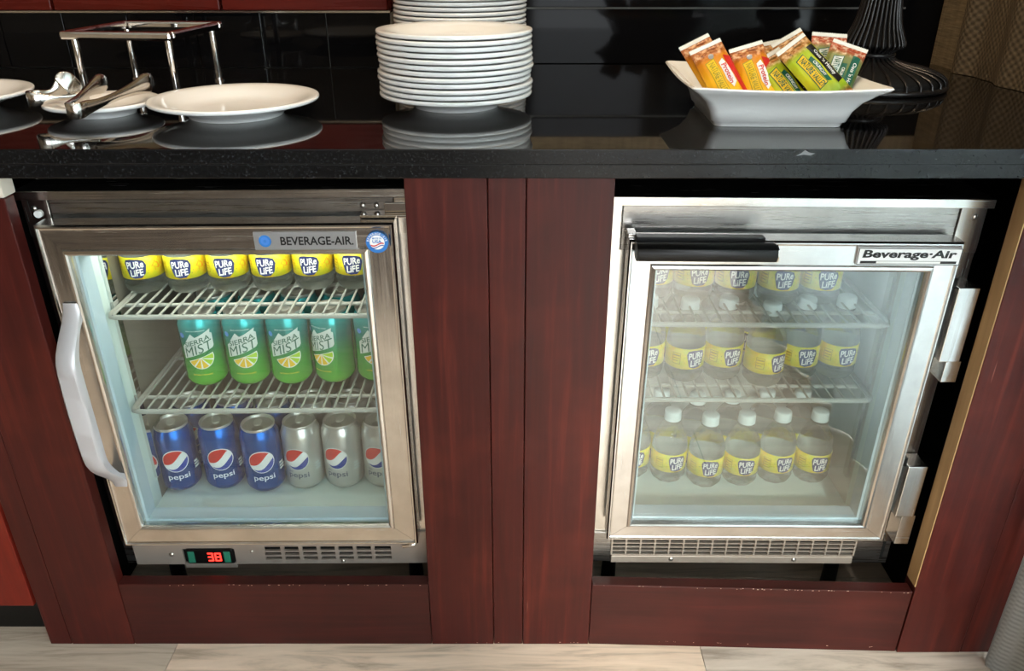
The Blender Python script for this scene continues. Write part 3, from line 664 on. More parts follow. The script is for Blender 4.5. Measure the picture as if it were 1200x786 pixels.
# ------------------------------------------------------------------ wire shelves
def shelf(label, xc, ry, z, hw, y0=0.108, y1=0.47, n=26):
    t = thing('wire_shelf', label, 'shelf', (xc, 0, z), (0, ry, 0))
    r = 0.0042; zz = -0.0036-0.0026
    B().tube([(-hw, y0+0.012, zz), (-hw+0.004, y0+0.003, zz), (-hw+0.013, y0, zz), (hw-0.013, y0, zz), (hw-0.004, y0+0.003, zz), (hw, y0+0.012, zz), (hw, y1, zz), (-hw, y1, zz)], r, 8, True).build('rim', 'wire', t, True, 50)
    for yy in (y0+0.045, (y0+y1)/2): B().tube([(-hw, yy, zz), (hw, yy, zz)], 0.0033, 8).build('cross_rod', 'wire', t, True, 50)
    wm = B().tube([(0, y0-0.001, -0.0026), (0, y1, -0.0026)], 0.0019, 6).mesh('wire', 'wire', True, 50)
    for k in range(n):
        o = link('wire', wm, t); o.location = (-hw+0.009+(2*hw-0.018)*k/(n-1), 0, 0)
    for sx in (-1, 1): bx('clip', 'wire', t, min(sx*(hw+0.0045), sx*(hw+0.0085)), max(sx*(hw+0.0045), sx*(hw+0.0085)), 0.142, 0.158, -0.016, 0.004, 0.001)
    return t
SH = {'Lm': (LX, LRY, 0.4405, 0.212), 'Lt': (LX, LRY, 0.6075, 0.212), 'Rm': (RX, RRY, 0.4605, 0.1905), 'Rt': (RX, RRY, 0.5935, 0.1905)}
shelf('middle wire shelf holding the green cans in the left fridge', *SH['Lm'], n=24)
shelf('top wire shelf under the water bottles in the left fridge', *SH['Lt'], n=24)
shelf('lower wire shelf under the middle row of bottles in the right fridge', *SH['Rm'], n=20)
shelf('upper wire shelf under the top row of bottles in the right fridge', *SH['Rt'], n=20)
def zon(key, x):
    if key == 'Lf': return 0.2287-(x-LX)*math.tan(LRY)+0.0006
    if key == 'Rf': return 0.2287-(x-RX)*math.tan(RRY)+0.0006
    xc, ry, z, _ = SH[key]; return z-0.0007-(x-xc)*math.tan(ry)+0.0006

# ------------------------------------------------------------------ cans
CR, CH = 0.0342, 0.130
body_prof = [(0.0, 0.006), (0.018, 0.004), (0.0240, 0.0), (0.0262, 0.0006), (0.0325, 0.0085), (CR, 0.0135), (CR, 0.107), (0.0335, 0.1125), (0.0300, 0.1210), (0.0285, 0.1250)]
lid_prof = [(0.0283, 0.1250), (0.0290, 0.1282), (0.0284, 0.1300), (0.0272, 0.1296), (0.0264, 0.1262), (0.0256, 0.1242), (0.0245, 0.1252), (0.0, 0.1256)]
lid_me = B().lathe(lid_prof, 36).mesh('lid', 'lid', True, 60)
tab = B().prism([(0.0075*math.cos(a), 0.004+0.012*math.sin(a)) for a in [2*math.pi*i/18 for i in range(18)]], 0, 0.0012)
tab.v = [(x, z, 0.1268+y) for x, y, z in tab.v]
tab.lathe([(0.0, 0.1285), (0.003, 0.1285), (0.0035, 0.1262)], 12, (0, -0.003, 0))
M['tab'] = mat('bright_pull_tab', (0.80, 0.77, 0.70), 0.35, 0.5)
tab_me = tab.mesh('pull_tab', 'tab')
mouth = B().lathe([(0.0, 0.0003), (0.0085, 0.0002), (0.0095, 0.0)], 20); mouth.v = [(x, -0.014+y*0.85, 0.1257+z) for x, y, z in mouth.v]
mouth_me = mouth.mesh('mouth_panel', 'screw', True)
def can_parts(kind):
    bm = B().lathe(body_prof, 48).mesh('can_body', {'cola': 'can_blue', 'diet': 'can_silver', 'lime': 'can_green'}[kind], True, 70)
    P = [('can_body', bm), ('lid', lid_me, [('pull_tab', tab_me), ('mouth_panel', mouth_me)])]
    if kind in ('cola', 'diet'):
        g = 0.0225; zc_ = 0.0680
        redc = circle(g*0.93, 26, 0, 0, 48, 196); x0, y0 = redc[-1]; x1, y1 = redc[0]
        curve = []
        for i in range(1, 12):
            t_ = i/12; curve.append((x0+(x1-x0)*t_+0.0035*math.sin(math.pi*t_), y0+(y1-y0)*t_-0.0050*math.sin(math.pi*t_)*(1-0.9*t_)-0.0019*math.sin(2*math.pi*t_)))
        red = redc+curve
        bl = circle(g*0.93, 26, 0, 0, 222, 372); x0, y0 = bl[-1]; x1, y1 = bl[0]; cv = []
        for i in range(1, 12):
            t_ = i/12; cv.append((x0+(x1-x0)*t_+0.002*math.sin(math.pi*t_), y0+(y1-y0)*t_-0.0066*math.sin(math.pi*t_)+0.0020*math.sin(2*math.pi*t_)))
        P.append(('emblem_disc', cyl_decal('emblem_disc', [circle(g, 48)], 'white', CR, zc_, 0.0003)))
        P.append(('emblem_top', cyl_decal('emblem_top', [red], 'red', CR, zc_, 0.0006)))
        P.append(('emblem_base', cyl_decal('emblem_base', [bl+cv], 'royal', CR, zc_, 0.0006)))
        T = move(text_polys('pepsi', 0.037, 0.0138, 0.012), 0.001, 0)
        P.append(('lettering', cyl_decal('lettering', T, 'white' if kind == 'cola' else 'greyink', CR, 0.0335, 0.0004)))
        if kind == 'diet': P.append(('lettering', cyl_decal('lettering', move(text_polys('diet', 0.009, 0.0038), -0.0125, 0), 'greyink', CR, 0.0425, 0.0004)))
        P.append(('side_panel_print', cyl_decal('side_panel_print', rectp(-0.006, 0.006, -0.010, -0.006)+rectp(-0.006, 0.006, -0.004, 0.0)+rectp(-0.006, 0.004, 0.002, 0.006), 'mist', CR, 0.050, 0.0004, 1.12)))
    else:
        # mountain, slanted lettering and a citrus slice
        mt = [(-0.0235, 0.054), (-0.0235, 0.077), (-0.021, 0.079), (-0.0075, 0.1005), (-0.002, 0.094), (0.004, 0.097), (0.0205, 0.1065), (0.0195, 0.100), (0.0225, 0.098), (0.0225, 0.076), (0.020, 0.072)]
        P.append(('mountain_print', cyl_decal('mountain_print', [[(x*1.13, y) for x, y in mt]], 'mist', CR, 0.0, 0.0003)))
        T1 = shearv(text_polys('SIERRA', 0.042, 0.0090, 0.014), 0.34); T2 = shearv(text_polys('MIST', 0.045, 0.0170, 0.0), 0.34)
        P.append(('lettering', cyl_decal('lettering', move(T1, -0.0005, 0.0865), 'darkgreen', CR, 0.0, 0.0006)))
        P.append(('lettering', cyl_decal('lettering', move(T2, 0.0, 0.0728), 'darkgreen', CR, 0.0, 0.0006)))
        a0 = 18
        half = lambda r, n=36: [circle(r, n, 0.0015, 0.0575, 180+a0, 360+a0)]
        P.append(('citrus_rind', cyl_decal('citrus_rind', half(0.0212), 'white', CR, 0.0, 0.0004)))
        seg = 5
        for k in range(seg):
            b0 = 180+a0+180*k/seg+3; b1 = 180+a0+180*(k+1)/seg-3; am = R((b0+b1)/2)
            cx_, cy_ = 0.0015+0.0016*math.cos(am), 0.0575+0.0016*math.sin(am)
            P.append(('citrus_segment', cyl_decal('citrus_segment', [[(cx_, cy_)]+circle(0.0182, 8, cx_, cy_, b0, b1)], 'lemon' if k < 3 else 'lime', CR, 0.0, 0.0007)))
        P.append(('side_emblem', cyl_decal('side_emblem', [circle(0.0045, 20, -0.0250, 0.0965)], 'bluedot', CR, 0.0, 0.0004)))
        P.append(('fine_print', cyl_decal('fine_print', move(text_polys('NATURALLY FLAVORED', 0.032, 0.0024, 0.01), 0, 0.0255), 'lemon', CR, 0.0, 0.0004)))
        P.append(('fine_print', cyl_decal('fine_print', move(text_polys('MADE WITH REAL SUGAR', 0.030, 0.0020, 0.01), 0, 0.1055), 'mist', CR, 0.0, 0.0004)))
    return P
CAN = {k: can_parts(k) for k in ('cola', 'diet', 'lime')}
def face_cam(x, y): return math.atan2(x, y+0.98)
cola_row = [(-0.598, 0.196, 'cola', 0.12), (-0.520, 0.201, 'cola', 0.12), (-0.444, 0.192, 'cola', 0.10), (-0.374, 0.200, 'diet', -0.22), (-0.303, 0.202, 'diet', -0.30), (-0.233, 0.204, 'diet', -0.25)]
nm = {'cola': 'blue cola can', 'diet': 'silver diet cola can', 'lime': 'green citrus soda can'}
lab = ['blue cola can nearest the handle, front row on the left fridge floor', 'second blue cola can from the handle, front row on the fridge floor', 'blue cola can beside the silver cans, front row on the fridge floor',
       'silver diet cola can beside the blue cans, front row', 'middle one of three silver diet cola cans, front row', 'silver diet cola can partly hidden by the hinge side frame, front row']
def put(parts, name, label, cat, x, y, key, rz, group):
    t = thing(name, label, cat, (x, y, zon(key, x)), (0, 0, rz), group); copies(parts, t); return t
for (x, y, k, rz), l in zip(cola_row, lab): put(CAN[k], 'soda_can', l, 'can', x, y, 'Lf', -face_cam(x, y)*0.35+rz, 'cola cans on the left fridge floor')
for i, (x, y, k, rz) in enumerate(cola_row):
    l = '%s standing directly behind the %s front-row can on the fridge floor' % (nm[k], ORD[i] if i < 5 else 'last')
    put(CAN[k], 'soda_can', l, 'can', x+0.004, y+0.078, 'Lf', rz+1.3*i, 'cola cans on the left fridge floor')
lime_row = [(-0.518, 0.205, 0.02), (-0.446, 0.208, 0.02), (-0.374, 0.208, 0.02), (-0.302, 0.213, -0.52), (-0.231, 0.216, 0.06)]
lab = ['green citrus soda can nearest the handle side, front row of the middle shelf', 'second green citrus soda can from the handle side, front row', 'green citrus soda can in the middle of the front row',
       'green citrus soda can turned so its print faces sideways, front row', 'green citrus soda can half hidden by the door frame, front row']
for (x, y, rz), l in zip(lime_row, lab): put(CAN['lime'], 'soda_can', l, 'can', x, y, 'Lm', -face_cam(x, y)*0.3+rz, 'citrus cans on the middle shelf')
for i, (x, y, rz) in enumerate(lime_row):
    l = 'green citrus soda can directly behind the %s can of the middle shelf front row' % (ORD[i] if i < 4 else 'last')
    put(CAN['lime'], 'soda_can', l, 'can', x+0.003, y+0.075, 'Lm', 0.8+1.1*i, 'citrus cans on the middle shelf')

# ------------------------------------------------------------------ water bottles
BR = 0.0316
bprof = [(0.0, 0.006), (0.012, 0.004), (0.021, 0.0), (0.0255, 0.001), (0.0300, 0.007), (BR, 0.013), (BR-0.0012, 0.0160), (BR, 0.0195), (BR, 0.0240), (BR-0.0008, 0.0255), (BR-0.0008, 0.0635), (BR, 0.0650), (BR-0.0008, 0.0760),
         (0.0290, 0.0860), (0.0250, 0.0960), (0.0195, 0.1060), (0.0145, 0.1125), (0.0122, 0.1160), (0.0122, 0.1180), (0.0150, 0.1186), (0.0150, 0.1200), (0.0122, 0.1206), (0.0122, 0.1250), (0.0, 0.1250)]
bot = B(); nseg = 40
bot.lathe(bprof, nseg)
vv = []
for i, (x, y, z) in enumerate(bot.v):       # petal-like ripples in the foot and gentle flutes on the shoulder
    r = math.hypot(x, y); a = math.atan2(y, x)
    if r > 1e-5 and z < 0.022: k = 1+0.030*math.cos(10*a)*(1-z/0.022); x *= k; y *= k
    if 0.068 < z < 0.110: k = 1+0.012*math.cos(10*a+40*z); x *= k; y *= k
    vv.append((x, y, z))
bot.v = vv
bottle_me = bot.mesh('bottle_body', 'water', True, 75)
cap = B(); cp_ = [(0.0, 0.1402), (0.0120, 0.1402), (0.0140, 0.1390), (0.0144, 0.1370), (0.0146, 0.1275), (0.0150, 0.1262), (0.0150, 0.1222), (0.0136, 0.1214)]
cap.lathe(cp_, 48); cap.v = [(x*(1+0.014*(i//8 % 2)) if 0.1265 < z < 0.138 else x, y*(1+0.014*(i//8 % 2)) if 0.1265 < z < 0.138 else y, z) for i, (x, y, z) in enumerate(cap.v)]
cap_me = cap.mesh('cap', 'cap', True, 60)
LR = BR+0.0003
label_me = B().lathe([(LR-0.0006, 0.0268), (LR, 0.0270), (LR, 0.0630), (LR-0.0006, 0.0632)], 48).mesh('label_band', 'label', True)
blob = [(-0.0150, 0.003), (-0.0158, 0.009), (-0.0135, 0.0145), (-0.006, 0.0158), (0.007, 0.0150), (0.0135, 0.0125), (0.0165, 0.005), (0.0150, -0.002), (0.0135, -0.009), (0.007, -0.0155), (-0.003, -0.0165), (-0.0105, -0.0140), (-0.0125, -0.008)]
ZL = 0.045
def squiggle(cx, cy, k):
    pts = [(cx+k*(0.004*math.cos(t)+0.0022*math.cos(3*t+0.5)), cy+k*(0.006*math.sin(t)+0.0022*math.sin(4*t))) for t in [2*math.pi*i/40 for i in range(40)]]
    inn = [(cx+(x-cx)*0.76, cy+(y-cy)*0.80) for x, y in pts]
    return [[pts[i], pts[(i+1) % 40], inn[(i+1) % 40], inn[i]] for i in range(40)]
dots = []
for (x, y) in ((0.019, 0.004), (0.0205, 0.0005), (0.0185, -0.004), (0.020, 0.008), (0.0165, -0.009), (-0.0185, -0.006), (-0.0195, 0.002)): dots.append(circle(0.0006, 8, x, y))
lab_parts = [('emblem', cyl_decal('emblem', [blob], 'navy', LR, ZL, 0.0003)),
             ('lettering', cyl_decal('lettering', move(shearv(text_polys('PURe', 0.0255, 0.0115, 0.022), 0.10), 0, 0.0064)+move(shearv(text_polys('LiFE', 0.0195, 0.0112, 0.024), 0.10), 0.0010, -0.0066), 'white', LR, ZL, 0.0006)),
             ('squiggle_print', cyl_decal('squiggle_print', squiggle(0.030, 0.001, 1.1)+squiggle(0.0405, -0.003, 0.9)+squiggle(0.0385, 0.009, 0.6), 'orange', LR, ZL, 0.0003)),
             ('dot_print', cyl_decal('dot_print', dots, 'navy', LR, ZL, 0.0003)),
             ('nutrition_panel', cyl_decal('nutrition_panel', frame_polys(0.014, 0.020, 0.0010)+rectp(-0.0055, 0.0055, 0.004, 0.0065)+rectp(-0.0055, 0.0055, -0.0005, 0.0010)+rectp(-0.0055, 0.003, -0.005, -0.0035), 'brownink', LR, ZL, 0.0003, -1.02))]
back_me = B().lathe([(LR-0.0005, 0.0272), (LR-0.0005, 0.0628)], 48).mesh('label_backing', 'backing', True)
BOTTLE = [('bottle_body', bottle_me), ('cap', cap_me), ('label_band', label_me, lab_parts+[('label_backing', back_me)])]
Lt = [(-0.592, 0.209), (-0.523, 0.209), (-0.4565, 0.212), (-0.388, 0.215), (-0.321, 0.218), (-0.254, 0.220)]
lab = ['water bottle nearest the handle on the top shelf of the left fridge', 'second water bottle from the handle, left fridge top shelf', 'third water bottle from the handle, left fridge top shelf', 'fourth water bottle from the handle, left fridge top shelf', 'fifth water bottle from the handle, left fridge top shelf', 'water bottle below the round sticker, hinge end of the left fridge top shelf']
for i, ((x, y), l) in enumerate(zip(Lt, lab)):
    put(BOTTLE, 'water_bottle', l, 'bottle', x, y, 'Lt', -face_cam(x, y)*0.6-0.12+0.06*((i*7) % 3-1), 'water bottles on the left fridge top shelf')
    put(BOTTLE, 'water_bottle', 'water bottle standing directly behind the %s bottle, left fridge top shelf' % (ORD[i] if i < 5 else 'last'), 'bottle', x+0.002, y+0.071, 'Lt', 1.0+i, 'water bottles on the left fridge top shelf')
Rt = [(0.229, 0.214), (0.293, 0.208), (0.358, 0.199), (0.425, 0.193), (0.4925, 0.195)]
ez = [0.15, 0.06, -0.10, -0.04, 0.0]
for i, (x, y) in enumerate(Rt):
    put(BOTTLE, 'water_bottle', '%s water bottle from the door handle side, right fridge top shelf' % ORD[i], 'bottle', x, y, 'Rt', ez[i], 'water bottles on the right fridge upper shelf')
    put(BOTTLE, 'water_bottle', 'water bottle standing directly behind the %s bottle, right fridge top shelf' % ORD[i], 'bottle', x+0.003, y+0.072, 'Rt', 2.0+i, 'water bottles on the right fridge upper shelf')
Rm = [(0.2205, 0.188, 0.1), (0.2850, 0.179, 0.38), (0.3490, 0.186, 0.30), (0.4120, 0.164, 0.52), (0.4760, 0.188, 0.12), (0.5410, 0.192, 0.18)]
for i, (x, y, rz) in enumerate(Rm):
    put(BOTTLE, 'water_bottle', '%s water bottle from the left on the middle shelf, right fridge' % ORD[i], 'bottle', x, y, 'Rm', rz, 'water bottles on the right fridge lower shelf')
    put(BOTTLE, 'water_bottle', 'water bottle standing directly behind the %s bottle, middle shelf of right fridge' % ORD[i], 'bottle', x+0.002, y+0.074, 'Rm', 2.6+i, 'water bottles on the right fridge lower shelf')
Rb = [(0.2205, 0.229, 0.1), (0.2850, 0.216, 0.30), (0.3490, 0.202, 0.05), (0.4140, 0.207, 0.05), (0.4800, 0.215, 0.22), (0.5470, 0.217, 0.10)]
for i, (x, y, rz) in enumerate(Rb):
    put(BOTTLE, 'water_bottle', '%s water bottle from the left, front row on the right fridge floor' % ORD[i], 'bottle', x, y, 'Rf', rz, 'water bottles on the right fridge floor')
    put(BOTTLE, 'water_bottle', 'water bottle standing directly behind the %s bottle, right fridge floor' % ORD[i], 'bottle', x-0.008 if i else x, y+0.071, 'Rf', 0.5+0.7*i, 'water bottles on the right fridge floor')

# ------------------------------------------------------------------ plates
def plate_mesh(r, h, name='plate'):
    f = r/0.12
    p = [(0.0, 0.004), (0.060*f, 0.004), (0.062*f, 0.0), (0.066*f, 0.0), (0.068*f, 0.004), (0.076*f, 0.0085), (0.082*f, 0.0105), (0.090*f, 0.0135), (0.104*f, h-0.0060), (0.1165*f, h-0.0052), (0.1192*f, h-0.0040), (0.1200*f, h-0.0018), (0.1192*f, h+0.0004), (0.117*f, h+0.001), (0.104*f, h-0.001), (0.090*f, 0.0185), (0.080*f, 0.0135), (0.070*f, 0.0100), (0.055*f, 0.0085), (0.0, 0.0080)]
    return B().lathe(p, 64).mesh(name, 'ceramic', True, 60)
PM = plate_mesh(0.1175, 0.0235)
PM2 = plate_mesh(0.120, 0.0235); PM3 = plate_mesh(0.1215, 0.0255)
random.seed(3)
for k in range(12):
    o = link('dinner_plate', PM); o.location = (-0.0855+random.uniform(-0.0022, 0.0022)-0.0006*k/3, 0.290+random.uniform(-0.002, 0.002), ZC+0.0002+k*0.0081)
    l = {0: 'white plate at the very bottom of the front stack, on the worktop', 11: 'white plate on top of the front stack'}.get(k, '%s white plate counted up from the bottom of the front stack' % ORD[k])
    tag(o, l, 'plate', 'front stack of white plates')
for k in range(18):
    o = link('dinner_plate', PM2); o.location = (-0.094+random.uniform(-0.0015, 0.0015), 0.563+random.uniform(-0.002, 0.002), ZC+0.0002+k*0.0081)
    tag(o, '%s white plate counted up from the bottom of the rear stack' % ORD[k], 'plate', 'rear stack of white plates')
o = link('dinner_plate', PM3); o.location = (-0.407, 0.218, ZC+0.0002); tag(o, 'single empty white plate on the worktop between riser stand and plate stack', 'plate', 'single white plates')
o = link('dinner_plate', PM3); o.location = (-0.862, 0.262, ZC+0.0002); tag(o, 'white plate cut off by the picture edge, left of the tongs', 'plate', 'single white plates')
sp_me = plate_mesh(0.0800, 0.0195, 'side_plate')
o = link('side_plate', sp_me); o.location = (-0.606, 0.225, ZC+0.0002); tag(o, 'small white side plate with two steel tongs lying on it', 'plate', 'single white plates')

# ------------------------------------------------------------------ chrome riser stand
rs = thing('riser_stand', 'chrome four-legged riser stand without its shelf, behind the plates', 'stand', (-0.626, 0.466, ZC), (0, 0, R(-6)))
hw, hd, zt = 0.094, 0.098, 0.1005
def bar(name, x0, x1, y0, y1, parent): return bx(name, 'chrome', parent, x0, x1, y0, y1, zt-0.0135, zt, 0.004)
bar('top_bar', -hw, hw, -hd, -hd+0.013, rs); bar('top_bar', -hw, hw, hd-0.013, hd, rs)
bar('top_bar', -hw, -hw+0.013, -hd+0.0132, hd-0.0132, rs); bar('top_bar', hw-0.013, hw, -hd+0.0132, hd-0.0132, rs)
for sx in (-1, 1):
    for sy in (-1, 1): B().lathe([(0.0, 0.0003), (0.0085, 0.0003), (0.0085, 0.003), (0.0060, 0.004), (0.0060, zt-0.0136), (0.0, zt-0.0136)], 16, (sx*(hw-0.014), sy*(hd-0.018), 0)).build('leg', 'chrome', rs, True, 45)

# ------------------------------------------------------------------ tongs
def strap(path, wid, thick):
    """flat metal strap: path of (x, y, z, width) centre points; width is vertical"""
    P = [Vector(p[:3]) for p in path]; rings = []
    for i in range(len(P)):
        t = (P[min(i+1, len(P)-1)]-P[max(i-1, 0)]).normalized(); s = t.cross(Vector((0, 0, 1))).normalized(); u = s.cross(t).normalized()
        h = path[i][3]/2; q = thick/2; c = min(q*0.6, h*0.3)
        rings.append([P[i]+a*s+b*u for a, b in ((-q, -h+c), (-q+c, -h), (q-c, -h), (q, -h+c), (q, h-c), (q-c, h), (-q+c, h), (-q, h-c))])
    return B().sweep_rect(rings, None)
def smooth_path(pts, n=6):
    out = []
    for i in range(len(pts)-1):
        p0, p1, p2, p3 = pts[max(i-1, 0)], pts[i], pts[i+1], pts[min(i+2, len(pts)-1)]
        for k in range(n):
            t = k/n; out.append(tuple(0.5*(2*b+(c-a)*t+(2*a-5*b+4*c-d)*t*t+(3*b-a-3*c+d)*t**3) for a, b, c, d in zip(p0, p1, p2, p3)))
    return out+[tuple(pts[-1])]
def tongs(label, org, bend, arms):
    t = thing('serving_tongs', label, 'tongs', org, group='serving tongs')
    lo = lambda P: [(p[0]-org[0], p[1]-org[1], p[2]-org[2], p[3]) for p in P]
    strap(smooth_path(lo(bend), 6), 0, 0.0040).build('spring_bend', 'satin', t, True, 50)
    for A in arms: strap(smooth_path(lo(A), 6), 0, 0.0042).build('arm', 'satin', t, True, 50)
b1 = [(-0.5770, 0.1220, 0.9080, 0.019), (-0.5790, 0.1110, 0.9065, 0.021), (-0.5870, 0.1050, 0.9060, 0.022), (-0.5960, 0.1075, 0.9065, 0.021), (-0.5985, 0.1180, 0.9080, 0.019)]
tongs('front steel serving tongs, bent end overhanging the small plate towards the viewer', (-0.587, 0.110, 0.895), b1,
      [[(-0.5770, 0.1220, 0.9080, 0.019), (-0.5690, 0.1450, 0.9100, 0.013), (-0.5590, 0.1750, 0.9140, 0.012), (-0.5500, 0.2050, 0.9180, 0.017), (-0.5430, 0.2330, 0.9215, 0.027), (-0.5400, 0.2480, 0.9220, 0.025), (-0.5400, 0.2580, 0.9210, 0.012)],
       [(-0.5985, 0.1180, 0.9080, 0.019), (-0.6010, 0.1400, 0.9120, 0.013), (-0.6010, 0.1650, 0.9170, 0.012), (-0.5990, 0.1860, 0.9215, 0.017), (-0.5965, 0.2080, 0.9250, 0.026), (-0.5950, 0.2210, 0.9255, 0.022), (-0.5945, 0.2300, 0.9250, 0.010)]])
b2 = [(-0.6650, 0.1690, 0.9110, 0.018), (-0.6750, 0.1660, 0.9105, 0.020), (-0.6830, 0.1720, 0.9105, 0.021), (-0.6840, 0.1830, 0.9105, 0.020), (-0.6760, 0.1920, 0.9110, 0.018)]
tongs('rear steel serving tongs with one upright leaf-shaped end on the small plate', (-0.676, 0.180, 0.901), b2,
      [[(-0.6650, 0.1690, 0.9110, 0.018), (-0.6520, 0.1760, 0.9105, 0.009), (-0.6380, 0.1860, 0.9100, 0.007), (-0.6250, 0.1960, 0.9100, 0.010), (-0.6150, 0.2060, 0.9110, 0.016)],
       [(-0.6760, 0.1920, 0.9110, 0.018), (-0.6660, 0.2040, 0.9130, 0.012), (-0.6570, 0.2130, 0.9190, 0.022), (-0.6500, 0.2190, 0.9235, 0.036), (-0.6420, 0.2250, 0.9200, 0.024), (-0.6350, 0.2300, 0.9150, 0.010)]])

# ------------------------------------------------------------------ dish with snack bars
dsh = thing('serving_dish', 'white square ceramic dish with flared corners holding snack bars', 'dish', (0.371, 0.216, ZC+0.0004), (0, 0, R(-2)))
dsh.scale = (0.95, 0.95, 0.97)
def sq_loop(hx__, hy__, z, rad, flare=0.0, n=6):
    out = []
    for qx, qy, a0 in ((1, 1, 0), (-1, 1, 90), (-1, -1, 180), (1, -1, 270)):
        for i in range(n+1):
            a = R(a0+90*i/n); out.append((qx*(hx__-rad)+rad*math.cos(a), qy*(hy__-rad)+rad*math.sin(a), z+flare))
    # straight edges dip a little between raised corners
    full = []
    m = len(out)
    for i in range(m):
        p, q = out[i], out[(i+1) % m]; full.append(p)
        if (i+1) % (n+1) == 0:
            for k in range(1, 6):
                t = k/6; dip = -flare*math.sin(math.pi*t); full.append((p[0]+(q[0]-p[0])*t, p[1]+(q[1]-p[1])*t, p[2]+(q[2]-p[2])*t+dip))
    return full
loops = [sq_loop(0.088, 0.088, 0.0, 0.012), sq_loop(0.092, 0.092, 0.0, 0.014), sq_loop(0.094, 0.094, 0.006, 0.014), sq_loop(0.0975, 0.0975, 0.0075, 0.014), sq_loop(0.102, 0.102, 0.022, 0.013), sq_loop(0.111, 0.111, 0.036, 0.012), sq_loop(0.126, 0.126, 0.0475, 0.010, 0.002), sq_loop(0.1370, 0.1370, 0.0525, 0.009, 0.004),
         sq_loop(0.1385, 0.1385, 0.0545, 0.009, 0.004), sq_loop(0.1370, 0.1370, 0.0565, 0.009, 0.004), sq_loop(0.125, 0.125, 0.0515, 0.010, 0.002), sq_loop(0.108, 0.108, 0.038, 0.012), sq_loop(0.098, 0.098, 0.022, 0.013), sq_loop(0.090, 0.090, 0.010, 0.014), sq_loop(0.080, 0.080, 0.007, 0.014)]
db = B(); m_ = len(loops[0]); vs_ = [p for l in loops for p in l]
fs = [(i*m_+k, i*m_+(k+1) % m_, (i+1)*m_+(k+1) % m_, (i+1)*m_+k) for i in range(len(loops)-1) for k in range(m_)]
fs += [tuple(range(m_))[::-1], tuple((len(loops)-1)*m_+k for k in range(m_))]
db.add(vs_, fs).build('bowl', 'ceramic', dsh, True, 60)

BW, BL, BT = 0.050, 0.110, 0.0105
def half_t(u, v):
    a = max(0.0, 1-abs(2*u/BW)**2.6); e = max(0.0, 1-abs(v/(BL/2-0.009))**5) if abs(v) < BL/2-0.009 else 0.0
    return 0.0004+BT*math.sqrt(a)*e**0.55*(1+0.07*math.sin(190*v+90*u)+0.06*math.sin(420*u-130*v))
def pouch(name, material):
    b = B(); nu, nv = 15, 27
    for s in (-1, 1):
        vs_ = []; 
        for j in range(nv):
            v = -BL/2+BL*j/(nv-1)
            for i in range(nu):
                u = -BW/2+BW*i/(nu-1); vs_.append((u, s*half_t(u, v), v))
        b.add(vs_, [(j*nu+i, j*nu+i+1, (j+1)*nu+i+1, (j+1)*nu+i) for j in range(nv-1) for i in range(nu-1)])
    return b.mesh(name, material, True)
def crimp_mesh(sgn):
    b = B(); n = 22; z0 = sgn*(BL/2-0.0045); z1 = sgn*(BL/2+0.0005)
    top = []
    for i in range(n*2+1): top.append((-BW/2+BW*i/(2*n), z1+sgn*(0.0012 if i % 2 else 0.0)))
    poly = [(-BW/2, z0)]+top+[(BW/2, z0)]
    return b.prism(poly, -0.0009, 0.0009).mesh('crimped_seal', 'crimp')
CRIMP = [crimp_mesh(1), crimp_mesh(-1)]
def on_pouch(off): return lambda u, v: Vector((u, -half_t(u, v)-off, v))
def pd(name, polys, m, off): return decal(name, polys, m, on_pouch(off), 0.004, 0.006)
def rot_down(P, dx, dy): return move(P, dx, dy, -90)
BAR = {}
badge = [(-0.0075, 0.026), (0.0070, 0.029), (0.0075, -0.023), (-0.0075, -0.025), (-0.0060, 0.001)]
for kind in ('yellow', 'green', 'dark'):
    P = [('wrapper', pouch('wrapper', 'wrap_'+kind)), ('crimped_seal', CRIMP[0]), ('crimped_seal', CRIMP[1])]
    bk = [(x-0.009, y+0.002) for x, y in badge]; inn = [(-0.009+(x+0.009)*0.86, 0.002+(y-0.002)*0.95) for x, y in bk]
    P.append(('badge_border', pd('badge_border', [bk], 'brownink' if kind == 'yellow' else 'darkgreen', 0.0004)))
    P.append(('badge_print', pd('badge_print', [inn], 'lemon' if kind != 'dark' else 'mist', 0.0007)))
    P.append(('lettering', pd('lettering', rot_down(text_polys('NATURE VALLEY', 0.047, 0.0088, 0.015), -0.0088, 0.002), 'brownink' if kind == 'yellow' else 'darkgreen', 0.0011)))
    if kind == 'yellow':
        P.append(('red_strip', pd('red_strip', [[(0.012, 0.030), (0.0235, 0.026), (0.0235, -0.036), (0.0165, -0.040)]], 'red', 0.0005)))
        P.append(('cream_panel', pd('cream_panel', [[(0.002, 0.022), (0.009, 0.026), (0.0125, 0.014), (0.0130, -0.012), (0.006, -0.018), (0.001, -0.004)]], 'white', 0.0008)))
        P.append(('lettering', pd('lettering', rot_down(text_polys('Protein', 0.030, 0.0075, 0.02), 0.0068, 0.003), 'red', 0.0012)))
        P.append(('round_emblem', pd('round_emblem', [circle(0.0038, 18, -0.004, 0.0345)], 'plate_badge', 0.0006)))
    else:
        P.append(('green_band', pd('green_band', [[(-0.0015, 0.020), (0.0055, 0.022), (0.0065, 0.001), (0.0055, -0.022), (-0.0010, -0.019), (-0.0003, 0.0)]], 'darkgreen', 0.0006)))
        P.append(('lettering', pd('lettering', rot_down(text_polys('CRUNCHY', 0.026, 0.0040, 0.02), 0.0026, 0.001), 'white', 0.0011)))
        P.append(('dark_strip', pd('dark_strip', [[(0.0085, 0.036), (0.0195, 0.036), (0.0205, -0.028), (0.0095, -0.030)]], 'blackink' if kind == 'green' else 'darkgreen', 0.0006)))
        P.append(('lettering', pd('lettering', rot_down(text_polys("Oats 'n Honey", 0.044, 0.0070, 0.02), 0.0145, 0.004), 'white', 0.0011)))
    BAR[kind] = P
